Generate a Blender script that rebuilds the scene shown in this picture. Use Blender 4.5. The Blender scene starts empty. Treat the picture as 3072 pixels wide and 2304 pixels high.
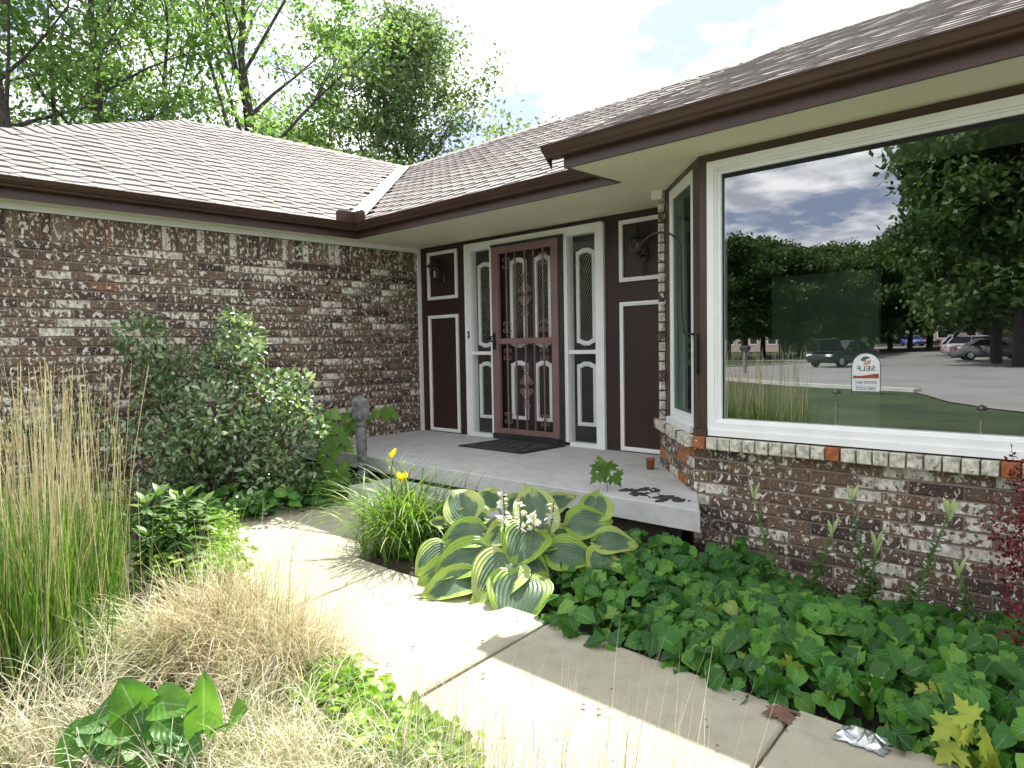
import bpy, bmesh, math, random
import numpy as np
from mathutils import Vector, Matrix
R = math.radians
random.seed(7); rng = np.random.default_rng(11)
scene = bpy.context.scene
C = scene.collection

# ------------------------------------------------------------------ camera
FPX, CAM = 2093.85, Vector((6.573, -5.2543, 0.9563))
YAW, PITCH, ROLL = R(44.002), R(-2.913), R(-1.019)
FW = Vector((-math.sin(YAW)*math.cos(PITCH), math.cos(YAW)*math.cos(PITCH), math.sin(PITCH)))
RT0 = Vector((math.cos(YAW), math.sin(YAW), 0)); UP0 = RT0.cross(FW)
RT = RT0*math.cos(ROLL) + UP0*math.sin(ROLL); UP = UP0*math.cos(ROLL) - RT0*math.sin(ROLL)
cam = bpy.data.cameras.new('camera'); camo = bpy.data.objects.new('camera', cam); C.objects.link(camo)
cam.sensor_fit = 'HORIZONTAL'; cam.sensor_width = 36; cam.lens = FPX/3072*36
cam.clip_start = 0.05; cam.clip_end = 3000
m3 = Matrix((RT, UP, -FW)).transposed()
camo.matrix_world = Matrix.Translation(CAM) @ m3.to_4x4()
scene.camera = camo

# ------------------------------------------------------------------ sky and sun
SUN_TO = Vector((-0.38, 0.61, 1.0)).normalized()
CLOUD_SEED = 4.8
world = bpy.data.worlds.new('World'); scene.world = world; world.use_nodes = True
nt = world.node_tree; nt.nodes.clear()
def N(t, typ, **kw):
    n = t.nodes.new(typ)
    for k, v in kw.items(): setattr(n, k, v)
    return n
out = N(nt, 'ShaderNodeOutputWorld'); bg = N(nt, 'ShaderNodeBackground')
sky = N(nt, 'ShaderNodeTexSky', sky_type='NISHITA', sun_disc=False)
sky.sun_elevation = math.asin(SUN_TO.z); sky.sun_rotation = math.atan2(SUN_TO.x, SUN_TO.y)
sky.air_density = 1.0; sky.dust_density = 1.0; sky.ozone_density = 1.2
tc = N(nt, 'ShaderNodeTexCoord'); sep = N(nt, 'ShaderNodeSeparateXYZ'); nt.links.new(tc.outputs['Generated'], sep.inputs[0])
zc = N(nt, 'ShaderNodeMath', operation='MAXIMUM'); zc.inputs[1].default_value = 0.0; nt.links.new(sep.outputs[2], zc.inputs[0])
za = N(nt, 'ShaderNodeMath', operation='ADD'); za.inputs[1].default_value = 0.16; nt.links.new(zc.outputs[0], za.inputs[0])
dx = N(nt, 'ShaderNodeMath', operation='DIVIDE'); dy = N(nt, 'ShaderNodeMath', operation='DIVIDE')
nt.links.new(sep.outputs[0], dx.inputs[0]); nt.links.new(za.outputs[0], dx.inputs[1])
nt.links.new(sep.outputs[1], dy.inputs[0]); nt.links.new(za.outputs[0], dy.inputs[1])
cmb = N(nt, 'ShaderNodeCombineXYZ'); cmb.inputs[2].default_value = CLOUD_SEED; nt.links.new(dx.outputs[0], cmb.inputs[0]); nt.links.new(dy.outputs[0], cmb.inputs[1])
n1 = N(nt, 'ShaderNodeTexNoise'); n1.inputs['Scale'].default_value = 2.3; n1.inputs['Detail'].default_value = 9; n1.inputs['Roughness'].default_value = 0.62
nt.links.new(cmb.outputs[0], n1.inputs['Vector'])
r1 = N(nt, 'ShaderNodeValToRGB'); r1.color_ramp.elements[0].position = 0.40; r1.color_ramp.elements[1].position = 0.57
nt.links.new(n1.outputs['Fac'], r1.inputs[0])
n2 = N(nt, 'ShaderNodeTexNoise'); n2.inputs['Scale'].default_value = 5.5; n2.inputs['Detail'].default_value = 6
nt.links.new(cmb.outputs[0], n2.inputs['Vector'])
r2 = N(nt, 'ShaderNodeValToRGB')
r2.color_ramp.elements[0].position = 0.34; r2.color_ramp.elements[0].color = (1.35, 1.42, 1.6, 1)
r2.color_ramp.elements[1].position = 0.60; r2.color_ramp.elements[1].color = (3.3, 3.27, 3.2, 1)
nt.links.new(n2.outputs['Fac'], r2.inputs[0])
mx = N(nt, 'ShaderNodeMix', data_type='RGBA')
skb = N(nt, 'ShaderNodeMix', data_type='RGBA', blend_type='MULTIPLY'); skb.inputs[0].default_value = 1.0
skb.inputs[7].default_value = (0.06, 0.055, 0.06, 1)
skc = N(nt, 'ShaderNodeMix', data_type='RGBA', blend_type='ADD'); skc.inputs[0].default_value = 1.0; skc.inputs[7].default_value = (0.66, 0.78, 1.08, 1)
nt.links.new(sky.outputs[0], skb.inputs[6]); nt.links.new(skb.outputs[2], skc.inputs[6])
nt.links.new(r1.outputs[0], mx.inputs[0]); nt.links.new(skc.outputs[2], mx.inputs[6]); nt.links.new(r2.outputs[0], mx.inputs[7])
nt.links.new(mx.outputs[2], bg.inputs[0]); bg.inputs[1].default_value = 0.15
nt.links.new(bg.outputs[0], out.inputs[0])
sl = bpy.data.lights.new('sun', 'SUN'); so = bpy.data.objects.new('sun', sl); C.objects.link(so)
sl.energy = 2.1; sl.angle = R(0.55); sl.color = (1.0, 0.965, 0.89)
so.rotation_euler = SUN_TO.to_track_quat('Z', 'Y').to_euler(); so.location = (20, 20, 30)
vs = scene.view_settings; vs.view_transform = 'Standard'; vs.look = 'None'; vs.exposure = 2.6; vs.gamma = 1.0; vs.use_curve_mapping = False

# ------------------------------------------------------------------ helpers
def ray(u, v): return FW + RT*((u-1536)/FPX) - UP*((v-1152)/FPX)
def on(u, v, a, val):
    d = ray(u, v); i = 'XYZ'.index(a); return CAM + d*((val-CAM[i])/d[i])
def at(u, v, depth): return CAM + ray(u, v)*depth
def proj(p):
    d = Vector(p)-CAM; z = d.dot(FW)
    if z < 0.05: return None
    return (1536+FPX*d.dot(RT)/z, 1152-FPX*d.dot(UP)/z, z)
def obj(name, mesh, parent=None, mat=None):
    o = bpy.data.objects.new(name, mesh); C.objects.link(o)
    if mat is not None and len(mesh.materials) == 0: mesh.materials.append(mat)
    if parent is not None:
        o.parent = parent
        if parent.type == 'EMPTY': o.matrix_parent_inverse = Matrix.Translation(parent.location).inverted()
    return o
def tag(o, label=None, cat=None, group=None, kind=None):
    if label: o['label'] = label
    if cat: o['category'] = cat
    if group: o['group'] = group
    if kind: o['kind'] = kind
    return o
def thing(name, label, cat, group=None, loc=None):
    o = bpy.data.objects.new(name, None); C.objects.link(o); o.empty_display_size = 0.1
    if loc is not None: o.location = loc
    return tag(o, label, cat, group)
class MB:
    def __init__(s): s.v = []; s.f = []
    def add(s, vs, fs):
        b = len(s.v); s.v += [tuple(v) for v in vs]; s.f += [tuple(i+b for i in f) for f in fs]; return s
    def box(s, x0, x1, y0, y1, z0, z1):
        return s.add([(x0,y0,z0),(x1,y0,z0),(x1,y1,z0),(x0,y1,z0),(x0,y0,z1),(x1,y0,z1),(x1,y1,z1),(x0,y1,z1)],
            [(0,3,2,1),(4,5,6,7),(0,1,5,4),(1,2,6,5),(2,3,7,6),(3,0,4,7)])
    def cbox(s, x0, x1, y0, y1, z0, z1, c=0.006):      # box with chamfered edges
        vs = []
        for z, i in ((z0,c),(z0+c,0),(z1-c,0),(z1,c)):
            j = i
            vs += [(x0+j+c*(i==0)*0, y0+j, z), (x1-j, y0+j, z), (x1-j, y1-j, z), (x0+j, y1-j, z)]
        fs = [(0,3,2,1),(12,13,14,15)]
        for k in range(3):
            for i in range(4):
                fs.append((4*k+i, 4*k+(i+1)%4, 4*k+4+(i+1)%4, 4*k+4+i))
        return s.add(vs, fs)
    def prism(s, poly, z0, z1, c=0.0):                    # CCW plan polygon
        n = len(poly)
        cx = sum(p[0] for p in poly)/n; cy = sum(p[1] for p in poly)/n
        vs = [(p[0],p[1],z0) for p in poly]+[(p[0],p[1],z1-c) for p in poly]
        fs = [tuple(range(n-1,-1,-1))]+[(i,(i+1)%n,n+(i+1)%n,n+i) for i in range(n)]
        if c:
            for p in poly:
                d = math.hypot(p[0]-cx, p[1]-cy) or 1
                vs.append((p[0]-(p[0]-cx)/d*c*1.3, p[1]-(p[1]-cy)/d*c*1.3, z1))
            fs += [(n+i,n+(i+1)%n,2*n+(i+1)%n,2*n+i) for i in range(n)]+[tuple(range(2*n,3*n))]
        else: fs.append(tuple(range(n,2*n)))
        return s.add(vs, fs)
    def tube(s, pts, r, n=6, cap=True):
        pts = [Vector(p) for p in pts]; k = len(pts)
        rs = r if isinstance(r, (list, tuple)) else [r]*k
        up = Vector((0.13,0.07,1)).normalized(); vs = []
        for i, p in enumerate(pts):
            t = (pts[min(i+1,k-1)]-pts[max(i-1,0)])
            t = t.normalized() if t.length > 1e-9 else Vector((0,0,1))
            a = up - t*up.dot(t)
            if a.length < 1e-3: a = Vector((1,0,0)) - t*t.x
            a.normalize(); b = t.cross(a); up = a
            for j in range(n):
                th = 2*math.pi*j/n; vs.append(p + (a*math.cos(th)+b*math.sin(th))*rs[i])
        fs = [(i*n+j, i*n+(j+1)%n, (i+1)*n+(j+1)%n, (i+1)*n+j) for i in range(k-1) for j in range(n)]
        if cap: fs += [tuple(range(n-1,-1,-1)), tuple((k-1)*n+j for j in range(n))]
        return s.add(vs, fs)
    def lathe(s, prof, n=16, c=(0,0,0)):                  # (r,z) profile
        vs = [(c[0]+r*math.cos(2*math.pi*j/n), c[1]+r*math.sin(2*math.pi*j/n), c[2]+z) for r, z in prof for j in range(n)]
        k = len(prof)
        fs = [(i*n+j, i*n+(j+1)%n, (i+1)*n+(j+1)%n, (i+1)*n+j) for i in range(k-1) for j in range(n)]
        fs += [tuple(range(n-1,-1,-1)), tuple((k-1)*n+j for j in range(n))]
        return s.add(vs, fs)
    def mesh(s, name, smooth=False):
        m = bpy.data.meshes.new(name); m.from_pydata(s.v, [], s.f); m.update()
        if smooth: m.polygons.foreach_set('use_smooth', [True]*len(m.polygons))
        return m
    def build(s, name, mat, parent=None, smooth=False):
        m = s.mesh(name, smooth); m.materials.append(mat); return obj(name, m, parent)
def np_mesh(name, verts, faces, mat, attr=None, uv=None, smooth=False):
    """verts (N,3); faces (M,k) same size; attr: per-vertex float 'rnd'"""
    m = bpy.data.meshes.new(name); nv, (nf, k) = len(verts), faces.shape
    m.vertices.add(nv); m.vertices.foreach_set('co', np.ascontiguousarray(verts, np.float32).ravel())
    m.loops.add(nf*k); m.loops.foreach_set('vertex_index', np.ascontiguousarray(faces, np.int32).ravel())
    m.polygons.add(nf); m.polygons.foreach_set('loop_start', np.arange(0, nf*k, k, dtype=np.int32))
    if smooth: m.polygons.foreach_set('use_smooth', np.ones(nf, bool))
    if attr is not None:
        a = m.attributes.new('rnd', 'FLOAT', 'POINT'); a.data.foreach_set('value', np.ascontiguousarray(attr, np.float32))
    if uv is not None:
        l = m.uv_layers.new(name='UVMap'); l.data.foreach_set('uv', np.ascontiguousarray(uv[faces.ravel()], np.float32).ravel())
    m.update(calc_edges=True); m.materials.append(mat); return m

# ------------------------------------------------------------------ materials
MT = {}
def newmat(name):
    m = bpy.data.materials.new(name); m.use_nodes = True; t = m.node_tree
    b = t.nodes['Principled BSDF']; MT[name] = m; return m, t, b
def ramp(t, fac, stops):
    r = N(t, 'ShaderNodeValToRGB'); e = r.color_ramp.elements
    while len(e) < len(stops): e.new(0.5)
    for i, (p, c) in enumerate(stops): e[i].position = p; e[i].color = (c[0], c[1], c[2], 1)
    t.links.new(fac, r.inputs[0]); return r.outputs[0]
def noise(t, vec, scale, detail=4, rough=0.55, dist=0.0):
    n = N(t, 'ShaderNodeTexNoise'); n.inputs['Scale'].default_value = scale; n.inputs['Detail'].default_value = detail
    n.inputs['Roughness'].default_value = rough; n.inputs['Distortion'].default_value = dist
    if vec is not None: t.links.new(vec, n.inputs['Vector'])
    return n.outputs['Fac']
def bump(t, b, h, strength, dist=0.01):
    n = N(t, 'ShaderNodeBump'); n.inputs['Strength'].default_value = strength; n.inputs['Distance'].default_value = dist
    t.links.new(h, n.inputs['Height']); t.links.new(n.outputs[0], b.inputs['Normal'])
def mixc(t, fac, a, b_):
    m = N(t, 'ShaderNodeMix', data_type='RGBA')
    for s, x in ((0,fac),(6,a),(7,b_)):
        if isinstance(x, (int,float)): m.inputs[s].default_value = x
        elif isinstance(x, tuple): m.inputs[s].default_value = (*x, 1)
        else: t.links.new(x, m.inputs[s])
    return m.outputs[2]
def pos(t): return N(t, 'ShaderNodeNewGeometry').outputs['Position']
def pm(name, c1, c2, scale=6, rough=0.6, bscale=40, bstr=0.15, bdist=0.004, metallic=0.0, spec=0.5, lo=0.35, hi=0.65):
    m, t, b = newmat(name); p = pos(t)
    t.links.new(ramp(t, noise(t, p, scale, 5), [(lo, c1), (hi, c2)]), b.inputs['Base Color'])
    b.inputs['Roughness'].default_value = rough; b.inputs['Metallic'].default_value = metallic; b.inputs['Specular IOR Level'].default_value = spec
    if bstr: bump(t, b, noise(t, p, bscale, 4), bstr, bdist)
    return m
pm('white_trim', (.80,.80,.78), (.86,.86,.84), 5, .45, 60, .08)
pm('bounce_soffit', (.84,.82,.62), (.88,.86,.67), 2.5, .6, 90, .05)  # cream holds the warm light bounced up from concrete and plants
pm('brown_trim', (.055,.028,.020), (.07,.036,.026), 4, .42, 50, .06)
pm('gutter_brown', (.060,.030,.022), (.075,.038,.028), 2, .35, 30, .04)
pm('maroon_panel', (.030,.0125,.0115), (.038,.016,.0145), 3, .5, 120, .12, .002)
pm('dark_door', (.03,.026,.025), (.042,.036,.034), 4, .45, 60, .08)
pm('rose_metal', (.20,.118,.108), (.25,.15,.137), 7, .45, 80, .12, .002)
pm('dark_sweep', (.02,.02,.022), (.04,.04,.042), 6, .5)
pm('black_iron', (.008,.008,.009), (.02,.02,.022), 20, .45, 80, .2, .001)
pm('mortar', (.24,.18,.145), (.32,.25,.205), 14, .95, 120, .5, .004)
pm('weathered_wood', (.11,.108,.105), (.26,.255,.25), 18, .85, 90, .5, .003)
pm('roof_deck', (.05,.042,.038), (.07,.06,.055), 8, .9)
pm('flashing', (.62,.61,.58), (.72,.71,.68), 5, .4, 40, .05)
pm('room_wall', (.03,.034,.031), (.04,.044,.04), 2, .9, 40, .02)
pm('room_panel', (.24,.29,.25), (.27,.32,.28), 2, .8, 40, .02)
pm('soil', (.035,.025,.018), (.075,.055,.04), 9, 1.0, 60, .8, .02)
pm('lawn', (.022,.042,.014), (.055,.082,.026), .5, 1.0, 60, .6, .03)
pm('asphalt', (.20,.197,.187), (.25,.246,.232), .6, .95, 120, .2)
pm('kerb', (.42,.41,.38), (.5,.49,.46), 2, .9)
pm('bark', (.045,.036,.03), (.10,.082,.07), 9, .95, 40, .8, .02)
pm('stem_green', (.06,.12,.03), (.10,.17,.05), 20, .6)
pm('terracotta', (.25,.07,.035), (.32,.10,.05), 12, .8)
pm('debris', (.03,.022,.018), (.06,.045,.038), 30, 1.0, 100, .8, .006)
pm('tan_straw', (.48,.37,.20), (.62,.50,.30), 12, .75)
pm('foil', (.55,.57,.56), (.75,.77,.76), 20, .25, 60, .3, .004, metallic=.9)
pm('brown_leaf', (.10,.05,.03), (.17,.09,.055), 25, .8)
pm('rubber', (.012,.012,.012), (.02,.02,.02), 12, .8)
pm('rim_silver', (.45,.45,.46), (.55,.55,.56), 8, .3, metallic=.8)
pm('tail_red', (.35,.02,.02), (.45,.03,.03), 8, .3)
pm('head_lamp', (.75,.76,.78), (.85,.86,.88), 8, .15)
for nm, c in (('car_charcoal',(.02,.023,.025)),('car_grey',(.14,.145,.15)),('car_silver',(.36,.36,.40)),('car_pale',(.42,.44,.42)),('car_blue',(.12,.14,.40)),('car_maroon',(.10,.03,.03)),('car_white',(.6,.6,.6))):
    pm(nm, c, tuple(x*1.1 for x in c), 3, .25, 20, 0)
pm('far_siding', (.30,.24,.20), (.36,.29,.24), 2, .9)
pm('far_roof', (.20,.18,.17), (.28,.25,.23), 3, .9)
pm('far_gable', (.70,.69,.66), (.78,.77,.74), 3, .8)
def concrete(name, c1, c2):
    m, t, b = newmat(name); p = pos(t)
    a = ramp(t, noise(t, p, 2.2, 8, .65), [(.32, c1), (.68, c2)])
    s = ramp(t, noise(t, p, 9, 6, .7), [(.35, (.78,.77,.75)), (.55, (1,1,1))])
    g = ramp(t, noise(t, p, 170, 2), [(.35, (.86,.86,.86)), (.6, (1,1,1))])
    mm = N(t, 'ShaderNodeMix', data_type='RGBA', blend_type='MULTIPLY'); mm.inputs[0].default_value = .6
    t.links.new(a, mm.inputs[6]); t.links.new(s, mm.inputs[7])
    m2 = N(t, 'ShaderNodeMix', data_type='RGBA', blend_type='MULTIPLY'); m2.inputs[0].default_value = .8
    t.links.new(mm.outputs[2], m2.inputs[6]); t.links.new(g, m2.inputs[7])
    t.links.new(m2.outputs[2], b.inputs['Base Color']); b.inputs['Roughness'].default_value = .92
    bump(t, b, noise(t, p, 130, 4), .22, .003); return m
concrete('walk_concrete', (.36,.33,.235), (.44,.405,.30))
concrete('porch_concrete', (.50,.49,.455), (.60,.59,.555))
def rnd_node(t):
    a = N(t, 'ShaderNodeAttribute', attribute_name='rnd'); o = N(t, 'ShaderNodeObjectInfo')
    s = N(t, 'ShaderNodeMath', operation='ADD'); t.links.new(a.outputs['Fac'], s.inputs[0]); t.links.new(o.outputs['Random'], s.inputs[1])
    f = N(t, 'ShaderNodeMath', operation='FRACT'); t.links.new(s.outputs[0], f.inputs[0]); return f.outputs[0]
def brickmat(name, base_stops, splash_stops, cream=(.62,.58,.48), scale=(34,34,26)):
    m, t, b = newmat(name); p = pos(t); rd = rnd_node(t)
    mp = N(t, 'ShaderNodeMapping'); mp.inputs['Scale'].default_value = scale; t.links.new(p, mp.inputs['Vector'])
    off = N(t, 'ShaderNodeVectorMath', operation='SCALE'); off.inputs[0].default_value = (37, 91, 53); t.links.new(rd, off.inputs['Scale'])
    ad = N(t, 'ShaderNodeVectorMath', operation='ADD'); t.links.new(mp.outputs[0], ad.inputs[0]); t.links.new(off.outputs[0], ad.inputs[1])
    base = ramp(t, rd, base_stops)
    dirt = ramp(t, noise(t, ad.outputs[0], 1.6, 6, .7), [(.3,(.45,.42,.40)),(.65,(1.25,1.2,1.15))])
    mm = N(t, 'ShaderNodeMix', data_type='RGBA', blend_type='MULTIPLY'); mm.inputs[0].default_value = 1
    t.links.new(base, mm.inputs[6]); t.links.new(dirt, mm.inputs[7])
    th = ramp(t, rd, splash_stops)                           # grey: threshold offset per brick
    sp = N(t, 'ShaderNodeMath', operation='ADD'); t.links.new(noise(t, ad.outputs[0], .95, 2.0, .5, .35), sp.inputs[0]); t.links.new(th, sp.inputs[1])
    m1 = ramp(t, sp.outputs[0], [(.80,(0,0,0)),(.835,(1,1,1))])
    sp2 = N(t, 'ShaderNodeMath', operation='MULTIPLY_ADD'); sp2.inputs[1].default_value = .35; t.links.new(th, sp2.inputs[0]); t.links.new(noise(t, ad.outputs[0], 2.4, 2.0, .5, .3), sp2.inputs[2])
    m2_ = ramp(t, sp2.outputs[0], [(.73,(0,0,0)),(.76,(.8,.8,.8))])
    mk = N(t, 'ShaderNodeMath', operation='MAXIMUM'); t.links.new(m1, mk.inputs[0]); t.links.new(m2_, mk.inputs[1]); msk = mk.outputs[0]
    crm = ramp(t, noise(t, ad.outputs[0], .9, 4, .65), [(.28, tuple(x*.42 for x in cream)), (.45, tuple(x*.75 for x in cream)), (.62, tuple(min(.8,x*1.2) for x in cream))])
    t.links.new(mixc(t, msk, mm.outputs[2], crm), b.inputs['Base Color'])
    b.inputs['Roughness'].default_value = .85
    hs = N(t, 'ShaderNodeMath', operation='ADD'); t.links.new(noise(t, ad.outputs[0], 2.5, 5, .6), hs.inputs[0]); t.links.new(msk, hs.inputs[1])
    bump(t, b, hs.outputs[0], .55, .006); return m
dk = [(0,(.058,.040,.034)),(.2,(.13,.082,.056)),(.42,(.19,.125,.082)),(.6,(.075,.053,.045)),(.72,(.23,.17,.115)),(.85,(.15,.098,.066)),(.975,(.18,.112,.074)),(1,(.26,.115,.068))]
g = lambda x: (x, x, x)
brickmat('brick_mix', dk, [(0,g(.20)),(.12,g(.255)),(.5,g(.235)),(.7,g(.275)),(.80,g(.25)),(.84,g(.36)),(.95,g(.43)),(1,g(.23))], cream=(.68,.63,.51))
brickmat('brick_bay', dk, [(0,g(.20)),(.35,g(.26)),(.55,g(.21)),(.64,g(.29)),(.70,g(.43)),(.92,g(.38)),(1,g(.22))], cream=(.66,.62,.52))
brickmat('brick_cream', [(0,(.30,.26,.20)),(1,(.36,.33,.27))], [(0,g(.42)),(1,g(.50))], cream=(.64,.61,.50))
brickmat('brick_orange', [(0,(.38,.13,.045)),(1,(.44,.17,.06))], [(0,g(.10)),(1,g(.16))])
def shinglemat():
    m, t, b = newmat('shingle'); p = pos(t); rd = rnd_node(t)
    base = ramp(t, rd, [(0,(.24,.22,.20)),(.3,(.28,.258,.237)),(.55,(.26,.23,.22)),(.75,(.30,.278,.257)),(.93,(.25,.215,.21)),(1,(.27,.215,.205))])
    d = ramp(t, noise(t, p, 4, 6, .7), [(.3,(.72,.71,.70)),(.6,(1.05,1.05,1.05))])
    gr = ramp(t, noise(t, p, 260, 2), [(.3,(.7,.7,.7)),(.65,(1.15,1.15,1.15))])
    a = N(t, 'ShaderNodeMix', data_type='RGBA', blend_type='MULTIPLY'); a.inputs[0].default_value = 1
    t.links.new(base, a.inputs[6]); t.links.new(d, a.inputs[7])
    c = N(t, 'ShaderNodeMix', data_type='RGBA', blend_type='MULTIPLY'); c.inputs[0].default_value = .8
    t.links.new(a.outputs[2], c.inputs[6]); t.links.new(gr, c.inputs[7])
    t.links.new(c.outputs[2], b.inputs['Base Color']); b.inputs['Roughness'].default_value = .95
    bump(t, b, noise(t, p, 220, 3), .3, .003)
shinglemat()
def leafmat(name, stops, trans=.35, rough=.5, vein=0.0, spec=.35, tt=(1.4,1.5,.8)):
    m, t, b = newmat(name); rd = rnd_node(t); p = pos(t)
    col = ramp(t, rd, stops)
    d = ramp(t, noise(t, p, 14, 3), [(.3,(.78,.8,.78)),(.65,(1.12,1.1,1.1))])
    mm = N(t, 'ShaderNodeMix', data_type='RGBA', blend_type='MULTIPLY'); mm.inputs[0].default_value = 1
    t.links.new(col, mm.inputs[6]); t.links.new(d, mm.inputs[7]); c = mm.outputs[2]
    if vein:
        u = N(t, 'ShaderNodeUVMap'); s = N(t, 'ShaderNodeSeparateXYZ'); t.links.new(u.outputs[0], s.inputs[0])
        ab = N(t, 'ShaderNodeMath', operation='ABSOLUTE'); sb = N(t, 'ShaderNodeMath', operation='SUBTRACT'); sb.inputs[1].default_value = .5
        t.links.new(s.outputs[0], sb.inputs[0]); t.links.new(sb.outputs[0], ab.inputs[0])
        # side veins: sin(v*k - |u|*k2)
        k1 = N(t, 'ShaderNodeMath', operation='MULTIPLY'); k1.inputs[1].default_value = 46; t.links.new(s.outputs[1], k1.inputs[0])
        k2 = N(t, 'ShaderNodeMath', operation='MULTIPLY'); k2.inputs[1].default_value = 38; t.links.new(ab.outputs[0], k2.inputs[0])
        df = N(t, 'ShaderNodeMath', operation='SUBTRACT'); t.links.new(k1.outputs[0], df.inputs[0]); t.links.new(k2.outputs[0], df.inputs[1])
        sn = N(t, 'ShaderNodeMath', operation='SINE'); t.links.new(df.outputs[0], sn.inputs[0])
        bump(t, b, sn.outputs[0], vein, .002)
        mid = ramp(t, ab.outputs[0], [(.0,(1,1,1)),(.035,(0,0,0))])
        cc = N(t, 'ShaderNodeMix', data_type='RGBA', blend_type='ADD'); cc.inputs[0].default_value = .12
        t.links.new(c, cc.inputs[6]); t.links.new(mid, cc.inputs[7]); c = cc.outputs[2]
    t.links.new(c, b.inputs['Base Color']); b.inputs['Roughness'].default_value = rough; b.inputs['Specular IOR Level'].default_value = spec
    tr = N(t, 'ShaderNodeBsdfTranslucent'); br = N(t, 'ShaderNodeMix', data_type='RGBA', blend_type='MULTIPLY'); br.inputs[0].default_value = 1
    br.inputs[7].default_value = (*tt, 1); t.links.new(c, br.inputs[6]); t.links.new(br.outputs[2], tr.inputs[0])
    ms = N(t, 'ShaderNodeMixShader'); ms.inputs[0].default_value = trans
    o = t.nodes['Material Output']; t.links.new(b.outputs[0], ms.inputs[1]); t.links.new(tr.outputs[0], ms.inputs[2]); t.links.new(ms.outputs[0], o.inputs[0])
    return m
leafmat('tree_leaf', [(0,(.085,.15,.045)),(.5,(.145,.235,.075)),(.8,(.22,.32,.12)),(1,(.32,.41,.20))], .5, tt=(1.35,1.6,.85))
leafmat('tree_leaf_dark', [(0,(.08,.125,.055)),(.6,(.135,.195,.09)),(1,(.23,.29,.155))], .45)
leafmat('dimmed_leaf', [(0,(.025,.055,.015)),(.6,(.05,.10,.025)),(1,(.09,.15,.04))], .3)  # green darkened to stand in for the window glass dimming these reflected trees
leafmat('shrub_leaf', [(0,(.06,.14,.035)),(.4,(.11,.20,.065)),(.7,(.24,.33,.15)),(1,(.50,.56,.38))], .35, .30, spec=.8)  # palest greens stand in for sky glints on the glossy leaves
leafmat('bright_leaf', [(0,(.12,.25,.02)),(.6,(.20,.36,.03)),(1,(.32,.46,.06))], .45)
leafmat('perennial_leaf', [(0,(.06,.13,.035)),(.6,(.11,.20,.05)),(1,(.20,.30,.09))], .35)
leafmat('violet_leaf', [(0,(.025,.095,.014)),(.4,(.042,.15,.019)),(.75,(.08,.225,.028)),(.96,(.14,.30,.042)),(1,(.22,.28,.06))], .28, .45, vein=.3)
leafmat('broad_leaf', [(0,(.06,.17,.03)),(.6,(.09,.22,.035)),(1,(.15,.30,.05))], .35, .45, vein=.22)
leafmat('maple_leaf', [(0,(.09,.19,.035)),(.6,(.13,.25,.045)),(1,(.18,.30,.06))], .4)
leafmat('maple_young', [(0,(.30,.38,.05)),(.6,(.38,.45,.07)),(1,(.46,.50,.10))], .4)
leafmat('lily_leaf', [(0,(.10,.20,.03)),(.5,(.16,.28,.05)),(1,(.28,.38,.10))], .35)
leafmat('lily_dark', [(0,(.03,.05,.025)),(1,(.05,.08,.035))], .1)
leafmat('reed_green', [(0,(.045,.12,.018)),(.5,(.085,.19,.028)),(.8,(.16,.27,.05)),(1,(.36,.38,.13))], .3)
leafmat('reed_straw', [(0,(.32,.28,.14)),(.5,(.46,.41,.23)),(1,(.60,.54,.36))], .25, .6, tt=(1.1,1.08,.95))
leafmat('sedge_tan', [(0,(.26,.18,.085)),(.3,(.50,.41,.23)),(.7,(.70,.63,.44)),(.85,(.74,.70,.56)),(1,(.38,.46,.16))], .3, .6, tt=(1.1,1.08,1.0))
leafmat('sedge_pale', [(0,(.26,.21,.13)),(.3,(.60,.54,.38)),(.55,(.74,.70,.56)),(.72,(.44,.47,.22)),(1,(.14,.26,.06))], .3, .6, tt=(1.1,1.1,1.0))
leafmat('barberry', [(0,(.10,.012,.018)),(.6,(.17,.02,.03)),(1,(.28,.04,.05))], .3)
leafmat('lily_bud', [(0,(.42,.52,.22)),(1,(.52,.60,.30))], .3)
leafmat('hosta_flower', [(0,(.62,.60,.58)),(1,(.78,.77,.74))], .3)
leafmat('yellow_petal', [(0,(.75,.58,.02)),(1,(.85,.70,.05))], .35)
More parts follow.
